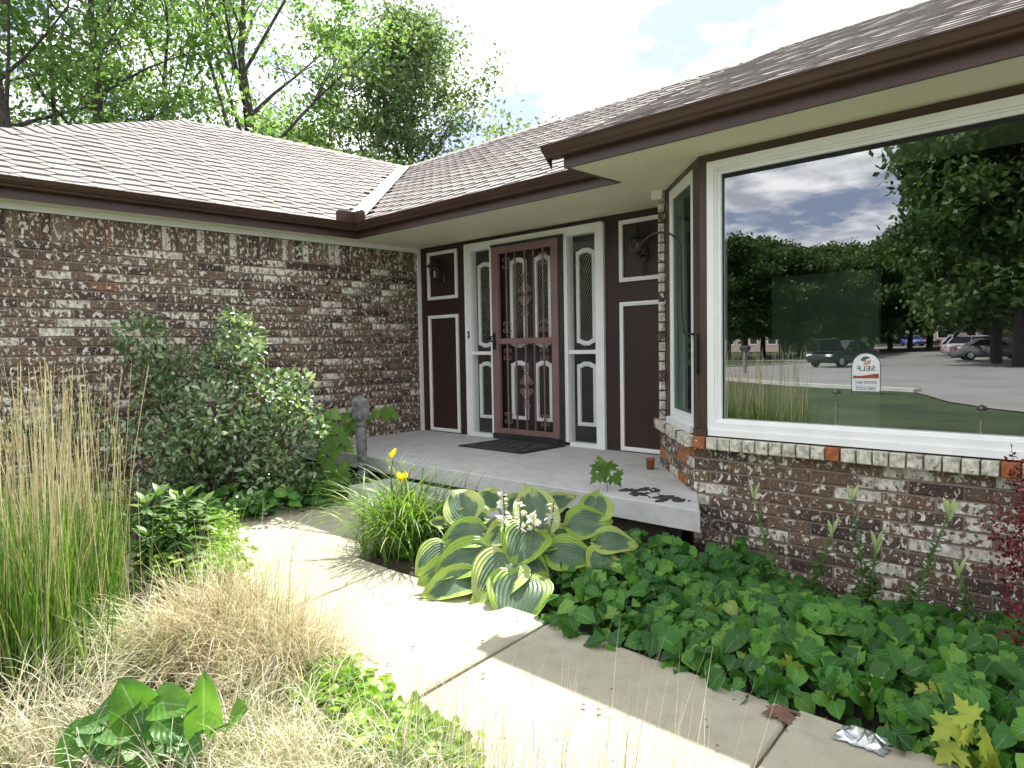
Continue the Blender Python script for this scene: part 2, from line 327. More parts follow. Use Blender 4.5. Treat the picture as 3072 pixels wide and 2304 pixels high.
def hostamat():
    m, t, b = newmat('hosta_leaf'); rd = rnd_node(t)
    u = N(t, 'ShaderNodeUVMap'); s = N(t, 'ShaderNodeSeparateXYZ'); t.links.new(u.outputs[0], s.inputs[0])
    sb = N(t, 'ShaderNodeMath', operation='SUBTRACT'); sb.inputs[1].default_value = .5; t.links.new(s.outputs[0], sb.inputs[0])
    ab = N(t, 'ShaderNodeMath', operation='ABSOLUTE'); t.links.new(sb.outputs[0], ab.inputs[0])
    mp = N(t, 'ShaderNodeMapping'); mp.inputs['Scale'].default_value = (4.5, 2.2, 1); t.links.new(u.outputs[0], mp.inputs['Vector'])
    of = N(t, 'ShaderNodeVectorMath', operation='SCALE'); of.inputs[0].default_value = (31,17,77); t.links.new(rd, of.inputs['Scale'])
    ad = N(t, 'ShaderNodeVectorMath', operation='ADD'); t.links.new(mp.outputs[0], ad.inputs[0]); t.links.new(of.outputs[0], ad.inputs[1])
    nz = noise(t, ad.outputs[0], 1.0, 4, .6)
    # distance to margin along sides and tip
    v2 = N(t, 'ShaderNodeMath', operation='MULTIPLY_ADD'); v2.inputs[1].default_value = .42; v2.inputs[2].default_value = 0.0; t.links.new(s.outputs[1], v2.inputs[0])
    mxm = N(t, 'ShaderNodeMath', operation='MAXIMUM'); t.links.new(ab.outputs[0], mxm.inputs[0]); t.links.new(v2.outputs[0], mxm.inputs[1])
    nn = N(t, 'ShaderNodeMath', operation='MULTIPLY_ADD'); nn.inputs[1].default_value = .34; t.links.new(nz, nn.inputs[0]); t.links.new(mxm.outputs[0], nn.inputs[2])
    msk = ramp(t, nn.outputs[0], [(.47,(0,0,0)),(.505,(1,1,1))])
    cen = ramp(t, nz, [(.35,(.085,.15,.08)),(.65,(.15,.235,.13))])
    edg = ramp(t, rd, [(0,(.27,.41,.06)),(.5,(.36,.48,.09)),(1,(.48,.56,.20))])
    c = mixc(t, msk, cen, edg); t.links.new(c, b.inputs['Base Color'])
    b.inputs['Roughness'].default_value = .42; b.inputs['Specular IOR Level'].default_value = .45
    # long parallel veins
    k = N(t, 'ShaderNodeMath', operation='MULTIPLY'); k.inputs[1].default_value = 95; t.links.new(s.outputs[0], k.inputs[0])
    sn = N(t, 'ShaderNodeMath', operation='SINE'); t.links.new(k.outputs[0], sn.inputs[0]); bump(t, b, sn.outputs[0], .55, .004)
    tr = N(t, 'ShaderNodeBsdfTranslucent'); t.links.new(c, tr.inputs[0]); ms = N(t, 'ShaderNodeMixShader'); ms.inputs[0].default_value = .28
    o = t.nodes['Material Output']; t.links.new(b.outputs[0], ms.inputs[1]); t.links.new(tr.outputs[0], ms.inputs[2]); t.links.new(ms.outputs[0], o.inputs[0])
hostamat()
def glassmat(name, refl, tint):
    m, t, b = newmat(name); t.nodes.remove(b)
    g_ = N(t, 'ShaderNodeBsdfGlossy'); g_.inputs['Roughness'].default_value = 0.0; g_.inputs['Color'].default_value = (.95,.97,1,1)
    tr = N(t, 'ShaderNodeBsdfTransparent'); tr.inputs[0].default_value = (*tint, 1)
    bn = N(t, 'ShaderNodeBump'); bn.inputs['Strength'].default_value = .018; bn.inputs['Distance'].default_value = .02; t.links.new(noise(t, pos(t), 1.7, 2), bn.inputs['Height']); t.links.new(bn.outputs[0], g_.inputs['Normal'])
    lw = N(t, 'ShaderNodeFresnel'); lw.inputs[0].default_value = 1.5
    ad = N(t, 'ShaderNodeMath', operation='ADD', use_clamp=True); ad.inputs[1].default_value = refl; t.links.new(lw.outputs[0], ad.inputs[0])
    ge = N(t, 'ShaderNodeNewGeometry'); bf = N(t, 'ShaderNodeMath', operation='SUBTRACT'); bf.inputs[0].default_value = 1; t.links.new(ge.outputs['Backfacing'], bf.inputs[1])
    ml = N(t, 'ShaderNodeMath', operation='MULTIPLY'); t.links.new(ad.outputs[0], ml.inputs[0]); t.links.new(bf.outputs[0], ml.inputs[1])
    ms = N(t, 'ShaderNodeMixShader'); t.links.new(ml.outputs[0], ms.inputs[0]); t.links.new(tr.outputs[0], ms.inputs[1]); t.links.new(g_.outputs[0], ms.inputs[2])
    t.links.new(ms.outputs[0], t.nodes['Material Output'].inputs[0])
glassmat('window_glass', .25, (.72,.80,.75)); glassmat('side_glass', .04, (.6,.66,.62)); glassmat('storm_glass', -.02, (.95,.96,.95))
pm('dark_glass', (.012,.014,.015), (.02,.022,.024), 5, .08, 30, 0)
M = MT

# ================================================================== SETTING
def sstep(a, b, x): t = min(1, max(0, (x-a)/(b-a))); return t*t*(3-2*t)
def gz(x, y): return -.62 + .17*sstep(6, 8, -y) + .015*max(0, -y-60)
def grid_mesh(xs, ys, zf):
    mb = MB(); nx = len(xs)
    mb.v = [(x, y, zf(x, y)) for y in ys for x in xs]
    mb.f = [(j*nx+i, j*nx+i+1, (j+1)*nx+i+1, (j+1)*nx+i) for j in range(len(ys)-1) for i in range(nx-1)]
    return mb
xs = [-900,-400,-200,-120,-80]+list(range(-60,61,6))+[80,120,200,400,900]
ys = [-900,-500,-300,-200,-150,-120,-100,-80,-70,-60,-50,-40,-30,-25,-20,-16,-13,-11,-9.5,-8.6,-8,-7.4,-6.8,-6,-3,0,10,30,60,120,300,900]
tag(grid_mesh(xs, ys, gz).build('ground', M['lawn'], smooth=True), kind='structure')
def soil(x, y):
    z = -.345 + .02*math.sin(x*5.1+y*3.3) + .015*math.sin(x*9.7-y*8.1)
    if x > 3.9 and y > -2.95: z -= .17*sstep(3.9, 4.3, x)*sstep(-2.95, -2.75, y)
    return z - .5*sstep(5.3, 6.2, -y)
tag(grid_mesh([i*.1-.6 for i in range(110)], [i*.1-6.3 for i in range(63)], soil).build('garden_bed', M['soil'], smooth=True), kind='structure')
# street, drive and kerbs across the lawn
def sheet(name, poly_rows, dz, mat):
    """poly_rows: list of (y, x0, x1) rows -> strip following the ground"""
    mb = MB()
    for y, a, b in poly_rows:
        for i in range(9):
            x = a+(b-a)*i/8; mb.v.append((x, y, gz(x, y)+dz))
    for r in range(len(poly_rows)-1):
        for i in range(8):
            q = r*9+i; mb.f.append((q, q+9, q+10, q+1))
    return tag(mb.build(name, mat, smooth=True), kind='structure')
sheet('street', [(-18.6,1.2,60),(-19.5,-1.5,60),(-21,-4,60),(-24,-9,60),(-28,-18,60),(-32,-40,60),(-36,-14,60),(-42,-13,60),(-50,-14,60),(-58,-14.5,60),(-66,-15,50),(-74,-15.4,40),(-79,-14,14)], .02, M['asphalt'])
sheet('driveway', [(-13.2,4.6,7.0),(-14.2,3.6,7.2),(-15.5,2.7,7.3),(-17,2.0,7.5),(-18.6,1.2,8)], .024, M['asphalt'])
sheet('side_street', [(-52,-60,-15),(-58,-60,-14.6),(-64,-60,-15)], .024, M['asphalt'])
sheet('far_street', [(-96,-60,60),(-106,-60,60),(-118,-60,60)], .03, M['asphalt'])
def kerb(name, pts, w=.16, h=.12):
    mb = MB()
    for (x0,y0),(x1,y1) in zip(pts[:-1], pts[1:]):
        L = math.hypot(x1-x0, y1-y0); nx, ny = -(y1-y0)/L*w, (x1-x0)/L*w
        z0, z1 = gz(x0,y0), gz(x1,y1)
        mb.add([(x0,y0,z0-.1),(x1,y1,z1-.1),(x1+nx,y1+ny,z1-.1),(x0+nx,y0+ny,z0-.1),(x0,y0,z0+h),(x1,y1,z1+h),(x1+nx,y1+ny,z1+h),(x0+nx,y0+ny,z0+h)],
               [(0,1,5,4),(1,2,6,5),(2,3,7,6),(3,0,4,7),(4,5,6,7)])
    return tag(mb.build(name, M['kerb']), kind='structure')
kerb('kerb', [(1.2,-18.6),(-1.5,-19.5),(-4,-21),(-9,-24),(-18,-28),(-40,-32)], .35, .10)
kerb('kerb', [(60,-18.5),(8,-18.6)], .35, .10)
kerb('kerb', [(-40,-32),(-14,-36),(-13,-42),(-14,-50)], .2, .10)

# ---- walkway slabs (tops at -0.30) and porch
walk = bpy.data.objects.new('walkway', None); C.objects.link(walk); tag(walk, kind='structure')
def slab(poly, z1, th, mat, parent, name='slab'): return MB().prism(poly, z1-th, z1, .008).build(name, mat, parent)
Wc = M['walk_concrete']
def gap(a, b, d):  # shift segment a->b to its left by d
    L = math.hypot(b[0]-a[0], b[1]-a[1]); n = (-(b[1]-a[1])/L*d, (b[0]-a[0])/L*d); return (a[0]+n[0],a[1]+n[1]), (b[0]+n[0],b[1]+n[1])
e = .005
slab([(1.30,-2.74),(1.55,-2.78),(2.06-.0,-2.772),(2.588,-2.632),(2.80,-2.50),(3.05,-2.10),(1.30,-2.10)], -.300, .12, Wc, walk)
slab([(1.30,-3.25),(1.9,-3.62),(2.425,-3.577+e),(2.931-e,-2.909+e),(2.92,-2.80),(2.80,-2.515),(2.592,-2.647),(2.06,-2.787),(1.30,-2.755)], -.303, .12, Wc, walk)
slab([(2.44,-3.58),(2.72,-3.86),(3.46,-3.86),(3.404,-3.535),(3.332,-3.196),(3.28,-2.90),(2.945,-2.90)], -.298, .12, Wc, walk)
slab([(3.472,-3.86),(4.597,-3.86),(4.475,-2.86),(3.295,-2.90),(3.345,-3.196),(3.417,-3.535)], -.301, .12, Wc, walk)
slab([(4.611,-3.86),(5.722,-3.86),(5.628,-2.90),(4.489,-2.86)], -.307, .12, Wc, walk)
slab([(5.736,-3.86),(6.86,-3.86),(6.80,-2.90),(5.642,-2.90)], -.299, .12, Wc, walk)
slab([(6.875,-3.86),(8.6,-3.86),(8.6,-2.90),(6.815,-2.90)], -.303, .12, Wc, walk)
porch = bpy.data.objects.new('porch', None); C.objects.link(porch); tag(porch, kind='structure')
slab([(0.006,-1.632),(1.9,-1.632),(4.57,-1.632),(4.29,-1.16),(3.55,-.36),(3.55,0.1),(0.006,0.1)], 0, .13, M['porch_concrete'], porch, 'slab')
slab([(0.02,-1.56),(4.3,-1.56),(4.2,-1.2),(3.5,-.3),(0.02,-.1)], -.132, .4, M['soil'], porch, 'footing')
slab([(1.61,-2.09),(3.3,-2.09),(3.3,-1.66),(1.61,-1.66)], -.15, .25, M['porch_concrete'], porch, 'step')

# ================================================================== HOUSE
house = thing('house', 'brown brick ranch house with hipped shingle roof, recessed entry and bay window', 'house')
COURSE, BL = .0767, .254
bvar = {}
def brick_mesh(kind, L, H, D, mat, i, mrg=.004):
    key = (kind, mat.name, i)
    if key in bvar: return bvar[key]
    r = random.Random(hash(kind) % 999 if False else sum(map(ord, kind))*7+i)
    j = lambda s: r.uniform(-s, s)
    x, z = L/2, H/2
    vs = [(-x,0,-z),(x,0,-z),(x,0,z),(-x,0,z)]
    vs += [(a*x+j(.0015), -(D-mrg*1.3)+j(.001), b*z+j(.0015)) for a, b in ((-1,-1),(1,-1),(1,1),(-1,1))]
    vs += [(a*(x-mrg)+j(.0035), -D+j(.0022), b*(z-mrg)+j(.003)) for a, b in ((-1,-1),(1,-1),(1,1),(-1,1))]
    fs = []
    for k in (0, 4):
        fs += [(k+i_, k+(i_+1)%4, k+4+(i_+1)%4, k+4+i_) for i_ in range(4)]
    fs.append((8,9,10,11))
    m = bpy.data.meshes.new('brick'); m.from_pydata(vs, [], fs); m.update(); m.materials.append(mat); bvar[key] = m; return m
BR = []   # (center, e, n, up, kind, L, H, D, mat, wall)
def face_bricks(o, e_, n_, L, z0, z1, wall, mat, start=0, mats=None):
    """running bond; o = plan origin, e_ = along, n_ = outward"""
    k = 0; z = z0
    while z + COURSE*.6 < z1:
        s = -(BL/2 if (k+start) % 2 else 0)
        while s < L:
            a, b = max(s, 0), min(s+BL-.0135, L)
            if b-a > .045:
                c = Vector(o)+Vector(e_)*((a+b)/2); c.z = z + COURSE/2
                mm = mat
                if mats: mm = mats(k, s) or mat
                BR.append((c, Vector(e_), Vector(n_), 'stretcher' if b-a > BL-.02 else 'cut%.3f' % (b-a), b-a, COURSE-.014, .011+random.uniform(-.002,.003), mm, wall))
            s += BL
        z += COURSE; k += 1
# wall A (faces +X) : z from -.4 to soldier bottom 1.88, soldier to 2.10
wallA = MB().box(-.2, -.012, -5.25, .0, -.5, 2.15).build('brick_wall', M['mortar'], house)
wallA['label'] = 'dark brown tumbled brick wall with soldier course under the eave'
nA = int((1.880+.5)/COURSE)
face_bricks((-.012, -5.25, 0), (0,1,0), (1,0,0), 5.24, 1.880-nA*COURSE, 1.880, wallA, M['brick_mix'])
s = -5.25
while s < -.02:
    w = .0645; BR.append((Vector((-.012, s+w/2, 1.991)), Vector((0,1,0)), Vector((1,0,0)), 'soldier', w, .212, .013+random.uniform(-.002,.003), M['brick_mix'], wallA)); s += .0762
# bay lower walls
L0, L1 = Vector((3.53,-.40,0)), Vector((4.265,-1.18,0))
d45 = (L1-L0).normalized(); n45 = Vector((d45.y, -d45.x, 0))
BAYX = 7.3
bw = MB().prism([(3.60,0),(3.60,-.33),(3.545,-.40),(4.27,-1.165),(BAYX,-1.165),(BAYX+.7,-.45),(BAYX+.7,0)], -.65, .30).build('bay_base_wall', M['mortar'], house)
bw['label'] = 'low brick wall under the bay window'
def bay_m(k, s):
    return None
face_bricks((4.268,-1.165,0), (1,0,0), (0,-1,0), BAYX-4.268, .30-12*COURSE, .30, bw, M['brick_bay'], 0, bay_m)
def side_m(k, s): return M['brick_orange'] if random.random() < .14 else None
Ls = (Vector((4.27,-1.165,0))-Vector((3.545,-.40,0)))
face_bricks((3.545,-.40,0), Ls.normalized(), Vector((Ls.normalized().y, -Ls.normalized().x, 0)), Ls.length+.012, .30-12*COURSE, .30, bw, M['brick_bay'], 1, side_m)
# brick pier beside the entry
pier = MB().prism([(3.60,.0),(3.60,-.36),(3.70,-.46),(3.80,-.1)], .30, 2.15).build('brick_pier', M['mortar'], house)
pu, pn = Vector((.697,-.717,0)), Vector((-.717,-.697,0))
for k in range(24):
    z = .375+COURSE*k
    if z > 2.1: break
    BR.append((Vector((3.67,-.516,z+COURSE/2))-pu*.075+pn*.0225, pn, pu, 'header', .041, COURSE-.011, .045+random.uniform(-.003,.003), M['brick_cream'] if k % 4 else M['brick_bay'], pier))
# rowlock sill
sill = MB().prism([(3.50,-.36),(4.29,-1.222),(BAYX,-1.222),(BAYX,-1.0),(4.4,-1.0),(3.62,-.2)], .302, .358).build('brick_sill', M['mortar'], house)
x = 4.325
k = 0
while x < BAYX:
    w = .0715
    mm = M['brick_orange'] if k in (0, 10, 20) else M['brick_cream']
    if k == 0: x = 4.322
    BR.append((Vector((x+w/2, -1.205, .336)), Vector((1,0,0)), Vector((0,-1,0)), 'rowlock', w, .074, .056+random.uniform(-.003,.004), mm, sill)); x += .0815; k += 1
sd = Vector((.68,-.735,0)).normalized(); sn = Vector((sd.y,-sd.x,0))
for k in range(14):
    c = Vector((3.515,-.368,.336))+sd*(.04+.0815*k)
    BR.append((c, sd, sn, 'rowlock', .0715, .074, .05+random.uniform(-.003,.004), M['brick_cream'] if k % 5 else M['brick_bay'], sill))
# the 300 largest bricks in view become objects, the others one part per wall
def score(b):
    p = proj(b[0])
    if not p or not (-60 < p[0] < 3130 and 560 < p[1] < 2000): return 1e9
    hid = 0
    if b[8] is wallA and p[1] > 1060 and p[0] < 1000: hid = 4      # behind the shrub and the grass
    if b[8] is bw and b[0].z < -.42: hid = 5
    return p[2] + hid
BR.sort(key=score)
rest = {}
for i, (c, e_, n_, kind, L, H, D, mat, wall) in enumerate(BR):
    m = brick_mesh(kind, L, H, D, mat, random.randrange(5))
    Mx = Matrix(((e_.x, -n_.x, 0, c.x), (e_.y, -n_.y, 0, c.y), (0, 0, 1, c.z), (0,0,0,1)))
    if i < 300:
        o = obj('brick', m, wall); o.matrix_basis = Mx @ Matrix.Rotation(random.uniform(-.006,.006), 4, 'Y')
    else: rest.setdefault((wall.name, mat.name), [wall, mat, []])[2].append((Mx, m))
for wall, mat, lst in rest.values():
    V, F, A = [], [], []
    for Mx, m in lst:
        b0 = len(V); r_ = random.random()
        for v in m.vertices: V.append(Mx @ v.co); A.append(r_)
        F += [[b0+i for i in p.vertices] for p in m.polygons]
    o = obj('bricks', np_mesh('bricks', np.array([tuple(v) for v in V]), np.array(F), mat, attr=np.array(A)), wall); o['kind'] = 'stuff'

# ---- roofs
roof = bpy.data.objects.new('roof', None); C.objects.link(roof); roof.parent = house
SL, RZ = .545, 4.0
ez = 2.298
def plA(x, y): return ez + SL*(.27-x)
def plB(x, y): return ez + SL*(y+1.05)
SB = .460
def plC(x, y): return 2.306 + SB*(y+1.66)
rA = (RZ-ez)/SL; XR = .27-rA; YR = -1.05+rA
YH = -1.44; YE = -5.3
BAYR = (RZ+.10-2.306)/SB
ZC = plC(0, YR)
dk_ = MB()
def poly3(mb, pts, lower=.006): mb.add([(p[0],p[1],p[2]-lower) for p in pts], [tuple(range(len(pts)))])
poly3(dk_, [(.27,YE,ez),(.27,-1.05,ez),(XR,YR,RZ),(XR,YH,RZ)])
poly3(dk_, [(.27,-1.05,ez),(12,-1.05,ez),(12,YR,RZ),(XR,YR,RZ)])
poly3(dk_, [(XR,YH,RZ),(XR-3.12,YE,ez),(.27,YE,ez)])
poly3(dk_, [(XR,YR,RZ),(12,YR,RZ),(12,YR+4,ez-.3),(XR-4,YR+4,ez-.3)])
poly3(dk_, [(XR,YH,RZ),(XR,YR,RZ),(XR-4,YR+4,ez-.3),(XR-3.12,YE,ez)])
poly3(dk_, [(3.5,-1.66,2.306),(12,-1.66,2.306),(12,YR,ZC),(3.5,YR,ZC)])
dk_.add([(3.5,-1.66,2.302),(3.5,YR,ZC-.004),(3.5,YR,RZ-.06),(3.5,-1.66,2.20)], [(0,1,2,3)])
dk_.add([(3.5,YR,ZC-.004),(12,YR,ZC-.004),(12,YR+.1,RZ-.1),(3.5,YR+.1,RZ-.1)], [(0,1,2,3)])
dk_.build('deck', M['roof_deck'], roof)
A_, B_, HH = .085, .155, .155       # half flat, half width, exposure of a hexagonal shingle
SH = []
def shingles(orig, e_, up_, nrm, inside, ulen, vlen):
    cp = A_+B_; col = 0; u = 0.0
    while u < ulen:
        v = (HH/2 if col % 2 else 0) + .045
        while v < vlen:
            c = Vector(orig)+e_*u+up_*v
            if inside(c): SH.append((c, e_, up_, nrm))
            v += HH
        u += cp; col += 1
nAx = Vector((SL,0,1)).normalized(); uA = Vector((-1,0,SL)).normalized()
def inA(c):
    t = (.27-c.x)/rA
    return -.02 < t < .99 and c.y > YE+(YH-YE)*t+.06 and c.y < -1.05+(YR+1.05)*t-.10
shingles((.27,YE,ez), Vector((0,1,0)), uA, nAx, inA, 9, 3.7)
nB = Vector((0,-SL,1)).normalized(); uB = Vector((0,1,SL)).normalized()
def inB(c):
    t = (c.y+1.05)/rA
    return -.02 < t < .99 and c.x > .27-(.27-XR)*t+.10 and (c.x < 3.62)
shingles((-3,-1.05,ez), Vector((1,0,0)), uB, nB, inB, 8, 3.7)
nC = Vector((0,-SB,1)).normalized(); uC = Vector((0,1,SB)).normalized()
shingles((3.66,-1.66,2.306), Vector((1,0,0)), uC, nC, lambda c: c.y < YR-.05, 5.2, 4.3)
def sscore(s_):
    p = proj(s_[0]); 
    if not p or not (-80 < p[0] < 3150 and -40 < p[1] < 720): return 1e9
    return p[2] / max(.05, abs((s_[0]-CAM).normalized().dot(s_[3])))**.5
SH.sort(key=sscore)
def shingle_mesh(i):
    r = random.Random(50+i); j = lambda s_: r.uniform(-s_, s_)
    h = HH/2; lift = .016
    # x along eave, y up slope, z normal; lower edge lifted, exposed sides with thickness
    pts = [(-A_,-h,lift),(A_,-h,lift),(B_,0,lift*.75),(A_,h+.012,.001),(-A_,h+.012,.001),(-B_,0,lift*.75)]
    top = [(x+j(.006),y+j(.006),z+j(.002)) for x,y,z in pts]
    bot = [(top[k][0],top[k][1],top[k][2]-.0145) for k in (5,0,1,2)]
    vs = top+bot
    fs = [(0,1,2,3,4,5),(5,6,7,0) if False else (6,7,0,5),(7,8,1,0),(8,9,2,1)]
    m = bpy.data.meshes.new('shingle'); m.from_pydata(vs, [], fs); m.update(); m.materials.append(M['shingle']); return m
smesh = [shingle_mesh(i) for i in range(8)]
V, F4, F6, A = [], [], [], []
for i, (c, e_, u_, n_) in enumerate(SH):
    m = random.choice(smesh)
    Mx = Matrix(((e_.x,u_.x,n_.x,c.x),(e_.y,u_.y,n_.y,c.y),(e_.z,u_.z,n_.z,c.z),(0,0,0,1))) @ Matrix.Rotation(random.uniform(-.012,.012),4,'Z')
    if i < 300: obj('shingle', m, roof).matrix_basis = Mx
    else:
        b0 = len(V); r_ = random.random()
        for v in m.vertices: V.append(tuple(Mx @ v.co)); A.append(r_)
        for p in m.polygons: F6.append(tuple(b0+k for k in p.vertices))
mm = bpy.data.meshes.new('shingles'); mm.from_pydata(V, [], F6); mm.update(); mm.materials.append(M['shingle'])
at_ = mm.attributes.new('rnd','FLOAT','POINT'); at_.data.foreach_set('value', np.array(A, np.float32))
obj('shingles', mm, roof)['kind'] = 'stuff'
# straight starter course at the eaves
def starter(p, q, u_, n_):
    p, q = Vector(p), Vector(q); L = (q-p).length; d = (q-p)/L; k = int(L/.46)+1
    for i in range(k):
        a, b = p+d*(i*L/k), p+d*((i+1)*L/k-.004); lo = -u_*.035; hi = u_*.10
        MB().add([a+lo+n_*.012, b+lo+n_*.012, b+hi+n_*.008, a+hi+n_*.008, a+lo+n_*.003, b+lo+n_*.003], [(0,1,2,3),(4,5,1,0)]).build('starter_shingle', M['shingle'], roof)
starter((.27,YE,ez),(.27,-1.12,ez),uA,nAx); starter((.36,-1.05,ez),(3.6,-1.05,ez),uB,nB); starter((3.5,-1.66,2.306),(8.6,-1.66,2.306),uC,nC)
# ridge and hip caps, valley flashing
def caps(p, q, n1_, n2_, w=.13, step=.16):
    p, q = Vector(p), Vector(q); d = (q-p); L = d.length; d.normalize(); k = int(L/step)
    s1 = d.cross(n1_); s2 = -d.cross(n2_)
    if s1.z > 0: s1 = -s1
    if s2.z > 0: s2 = -s2
    for i in range(k):
        a = p+d*(i*step); b = a+d*(step*1.12); up = Vector((0,0,.030)); lo = Vector((0,0,.012))
        MB().add([a+s1*w+up-Vector((0,0,.012)), a+up, a+s2*w+up-Vector((0,0,.012)), b+s1*w+lo-Vector((0,0,.012)), b+lo, b+s2*w+lo-Vector((0,0,.012)),
                  a+s1*w, a, a+s2*w], [(0,1,4,3),(1,2,5,4),(6,7,1,0),(7,8,2,1)]).build('ridge_cap', M['shingle'], roof)
nE = Vector((0,-.44,1)).normalized()
caps((.27,YE,ez), (XR,YH,RZ), nAx, nE); caps((XR,YR,RZ), (XR,YH,RZ), nAx, Vector((-SL,0,1)).normalized())
caps((XR,YR,RZ), (3.5,YR,RZ), nB, Vector((0,SL,1)).normalized())
caps((3.5,YR,ZC), (8,YR,ZC), nC, Vector((0,SL,1)).normalized())
vf = MB(); a, b = Vector((.31,-1.09,ez-.02)), Vector((XR+.06,YR-.06,RZ-.03))
wv = Vector((-1,0,SL)).normalized()*0
for sgn in (0,):
    wA_ = Vector((0,-1,0))*.135; wB_ = Vector((1,0,0))*.135; u1 = Vector((0,0,.03))
    vf.add([a+wA_+u1, a+u1*.4, a+wB_+u1, b+wA_*.9+u1, b+u1*.4, b+wB_*.9+u1], [(0,1,4,3),(1,2,5,4)])
    rib = (wA_+wB_).normalized()*0
    vf.tube([a+Vector((0,0,.035)), b+Vector((0,0,.035))], .014, 5)
vf.build('valley_flashing', M['flashing'], roof)
# ---- fascia, soffit, gutters
sf = MB()
sf.box(-.01,.2,-5.3,.0,2.150,2.17); sf.box(.2,3.59,-.98,.02,2.150,2.17); sf.box(3.59,BAYX+5,-1.5905,.02,2.150,2.17)
sf.build('soffit', M['bounce_soffit'], house)
fa = MB()
fa.box(.2,.222,-5.3,-.98,2.146,2.30); fa.box(.222,3.57,-1.002,-.98,2.146,2.30); fa.box(3.57,3.592,-1.612,-.98,2.146,2.31); fa.box(3.592,BAYX+5,-1.612,-1.5905,2.146,2.31)
fa.build('fascia', M['brown_trim'], house)
GP = [(0,2.215),(.062,2.215),(.070,2.222),(.074,2.232),(.088,2.243),(.104,2.262),(.112,2.279),(.118,2.280),(.120,2.290),(.108,2.292),(.104,2.284),(.094,2.262),(.06,2.24),(0,2.235)]
def gutter(path, outs):
    """path: list of plan points on the fascia face; outs: outward offset vectors (mitred)"""
    mb = MB(); n = len(GP)
    for (px_,py_), (ox,oy) in zip(path, outs):
        for d, z in GP: mb.v.append((px_+ox*d, py_+oy*d, z))
    for i in range(len(path)-1):
        for k in range(n):
            mb.f.append((i*n+k, i*n+(k+1)%n, (i+1)*n+(k+1)%n, (i+1)*n+k))
    mb.f.append(tuple(range(n-1,-1,-1))); mb.f.append(tuple((len(path)-1)*n+k for k in range(n)))
    return mb.build('gutter', M['gutter_brown'], house)
gutter([(.223,-5.4),(.223,-1.003),(3.53,-1.003)], [(1,0),(1,-1),(0,-1)])
gutter([(3.47,-1.613),(BAYX+5,-1.613)], [(0,-1),(0,-1)])
MB().add([(3.47,-1.613,2.152),(3.47,-1.613,2.30),(3.47,-1.735,2.292),(3.47,-1.72,2.26),(3.47,-1.68,2.222),(3.466,-1.613,2.152),(3.466,-1.613,2.30),(3.466,-1.735,2.292),(3.466,-1.72,2.26),(3.466,-1.68,2.222)],
         [(0,1,2,3,4),(9,8,7,6,5),(0,5,6,1),(1,6,7,2),(2,7,8,3),(3,8,9,4),(4,9,5,0)]).build('gutter_end_cap', M['gutter_brown'], house)
MB().add([(.335,-1.32,2.285),(.335,-1.115,2.285),(.335,-1.115,2.40),(.335,-1.29,2.40),(.335,-1.32,2.375), (.54,-1.115,2.285),(.54,-1.115,2.375),(.51,-1.115,2.40),
          (.330,-1.32,2.285),(.330,-1.11,2.285),(.330,-1.11,2.40),(.330,-1.29,2.40),(.330,-1.32,2.375),(.54,-1.11,2.285),(.54,-1.11,2.375),(.51,-1.11,2.40)],
         [(0,1,2,3,4),(1,5,6,7,2),(12,11,10,9,8),(10,15,14,13,9),(0,4,12,8),(4,3,11,12),(3,2,10,11),(2,7,15,10),(7,6,14,15),(6,5,13,14)]).build('splash_guard', M['gutter_brown'], house)
for gx_, gy_, hor in ((.223,-3.4,0),(1.9,-1.003,1),(5.35,-1.613,1)):
    sm_ = MB(); n_ = len(GP)
    for o_ in (-.018,.018): sm_.v += [((gx_+d*1.025+.0015, gy_+o_, z-.001) if not hor else (gx_+o_, gy_-d*1.025-.0015, z-.001)) for d, z in GP[1:9]]
    sm_.f = [(k, k+1, 8+k+1, 8+k) for k in range(7)]; sm_.build('gutter_seam', M['gutter_brown'], house)
MB().box(.0,.022,-5.25,-.03,2.100,2.149).build('frieze', M['white_trim'], house)
MB().box(.0,.034,-.034,.0,.002,2.149).build('corner_trim', M['white_trim'], house)

# ---- entry wall
ew = MB(); ew.box(.0,.833,.002,.14,.002,2.149); ew.box(2.697,3.60,.002,.14,.002,2.149); ew.box(.833,2.697,.002,.14,2.089,2.149)
ew.build('panel_wall', M['maroon_panel'], house)
def ring(outer, inner, y0, y1, name, mat, parent):
    """flat moulding between two closed outlines (x,z), from y0 (front) to y1, with a raised middle bead"""
    n = len(outer); mb = MB()
    mid = [((a[0]+b[0])/2, (a[1]+b[1])/2) for a, b in zip(outer, inner)]
    for pl, y in ((outer,y1),(outer,y0+.004),(mid,y0),(inner,y0+.006),(inner,y1)):
        mb.v += [(p[0], y, p[1]) for p in pl]
    for L in range(4):
        mb.f += [(L*n+i, L*n+(i+1)%n, (L+1)*n+(i+1)%n, (L+1)*n+i) for i in range(n)]
    return mb.build(name, mat, parent)
def rect(x0,x1,z0,z1): return [(x0,z0),(x1,z0),(x1,z1),(x0,z1)]
def rect_ring(x0,x1,z0,z1,w,y0,y1,parent,name='moulding',mat=None):
    return ring(rect(x0,x1,z0,z1), rect(x0+w,x1-w,z0+w,z1-w), y0, y1, name, mat or M['white_trim'], parent)
for x0, x1 in ((.164,.682),(2.881,3.46)):
    rect_ring(x0,x1,1.535,2.082,.036,-.022,.003,house); rect_ring(x0,x1,.012,1.354,.036,-.022,.003,house)
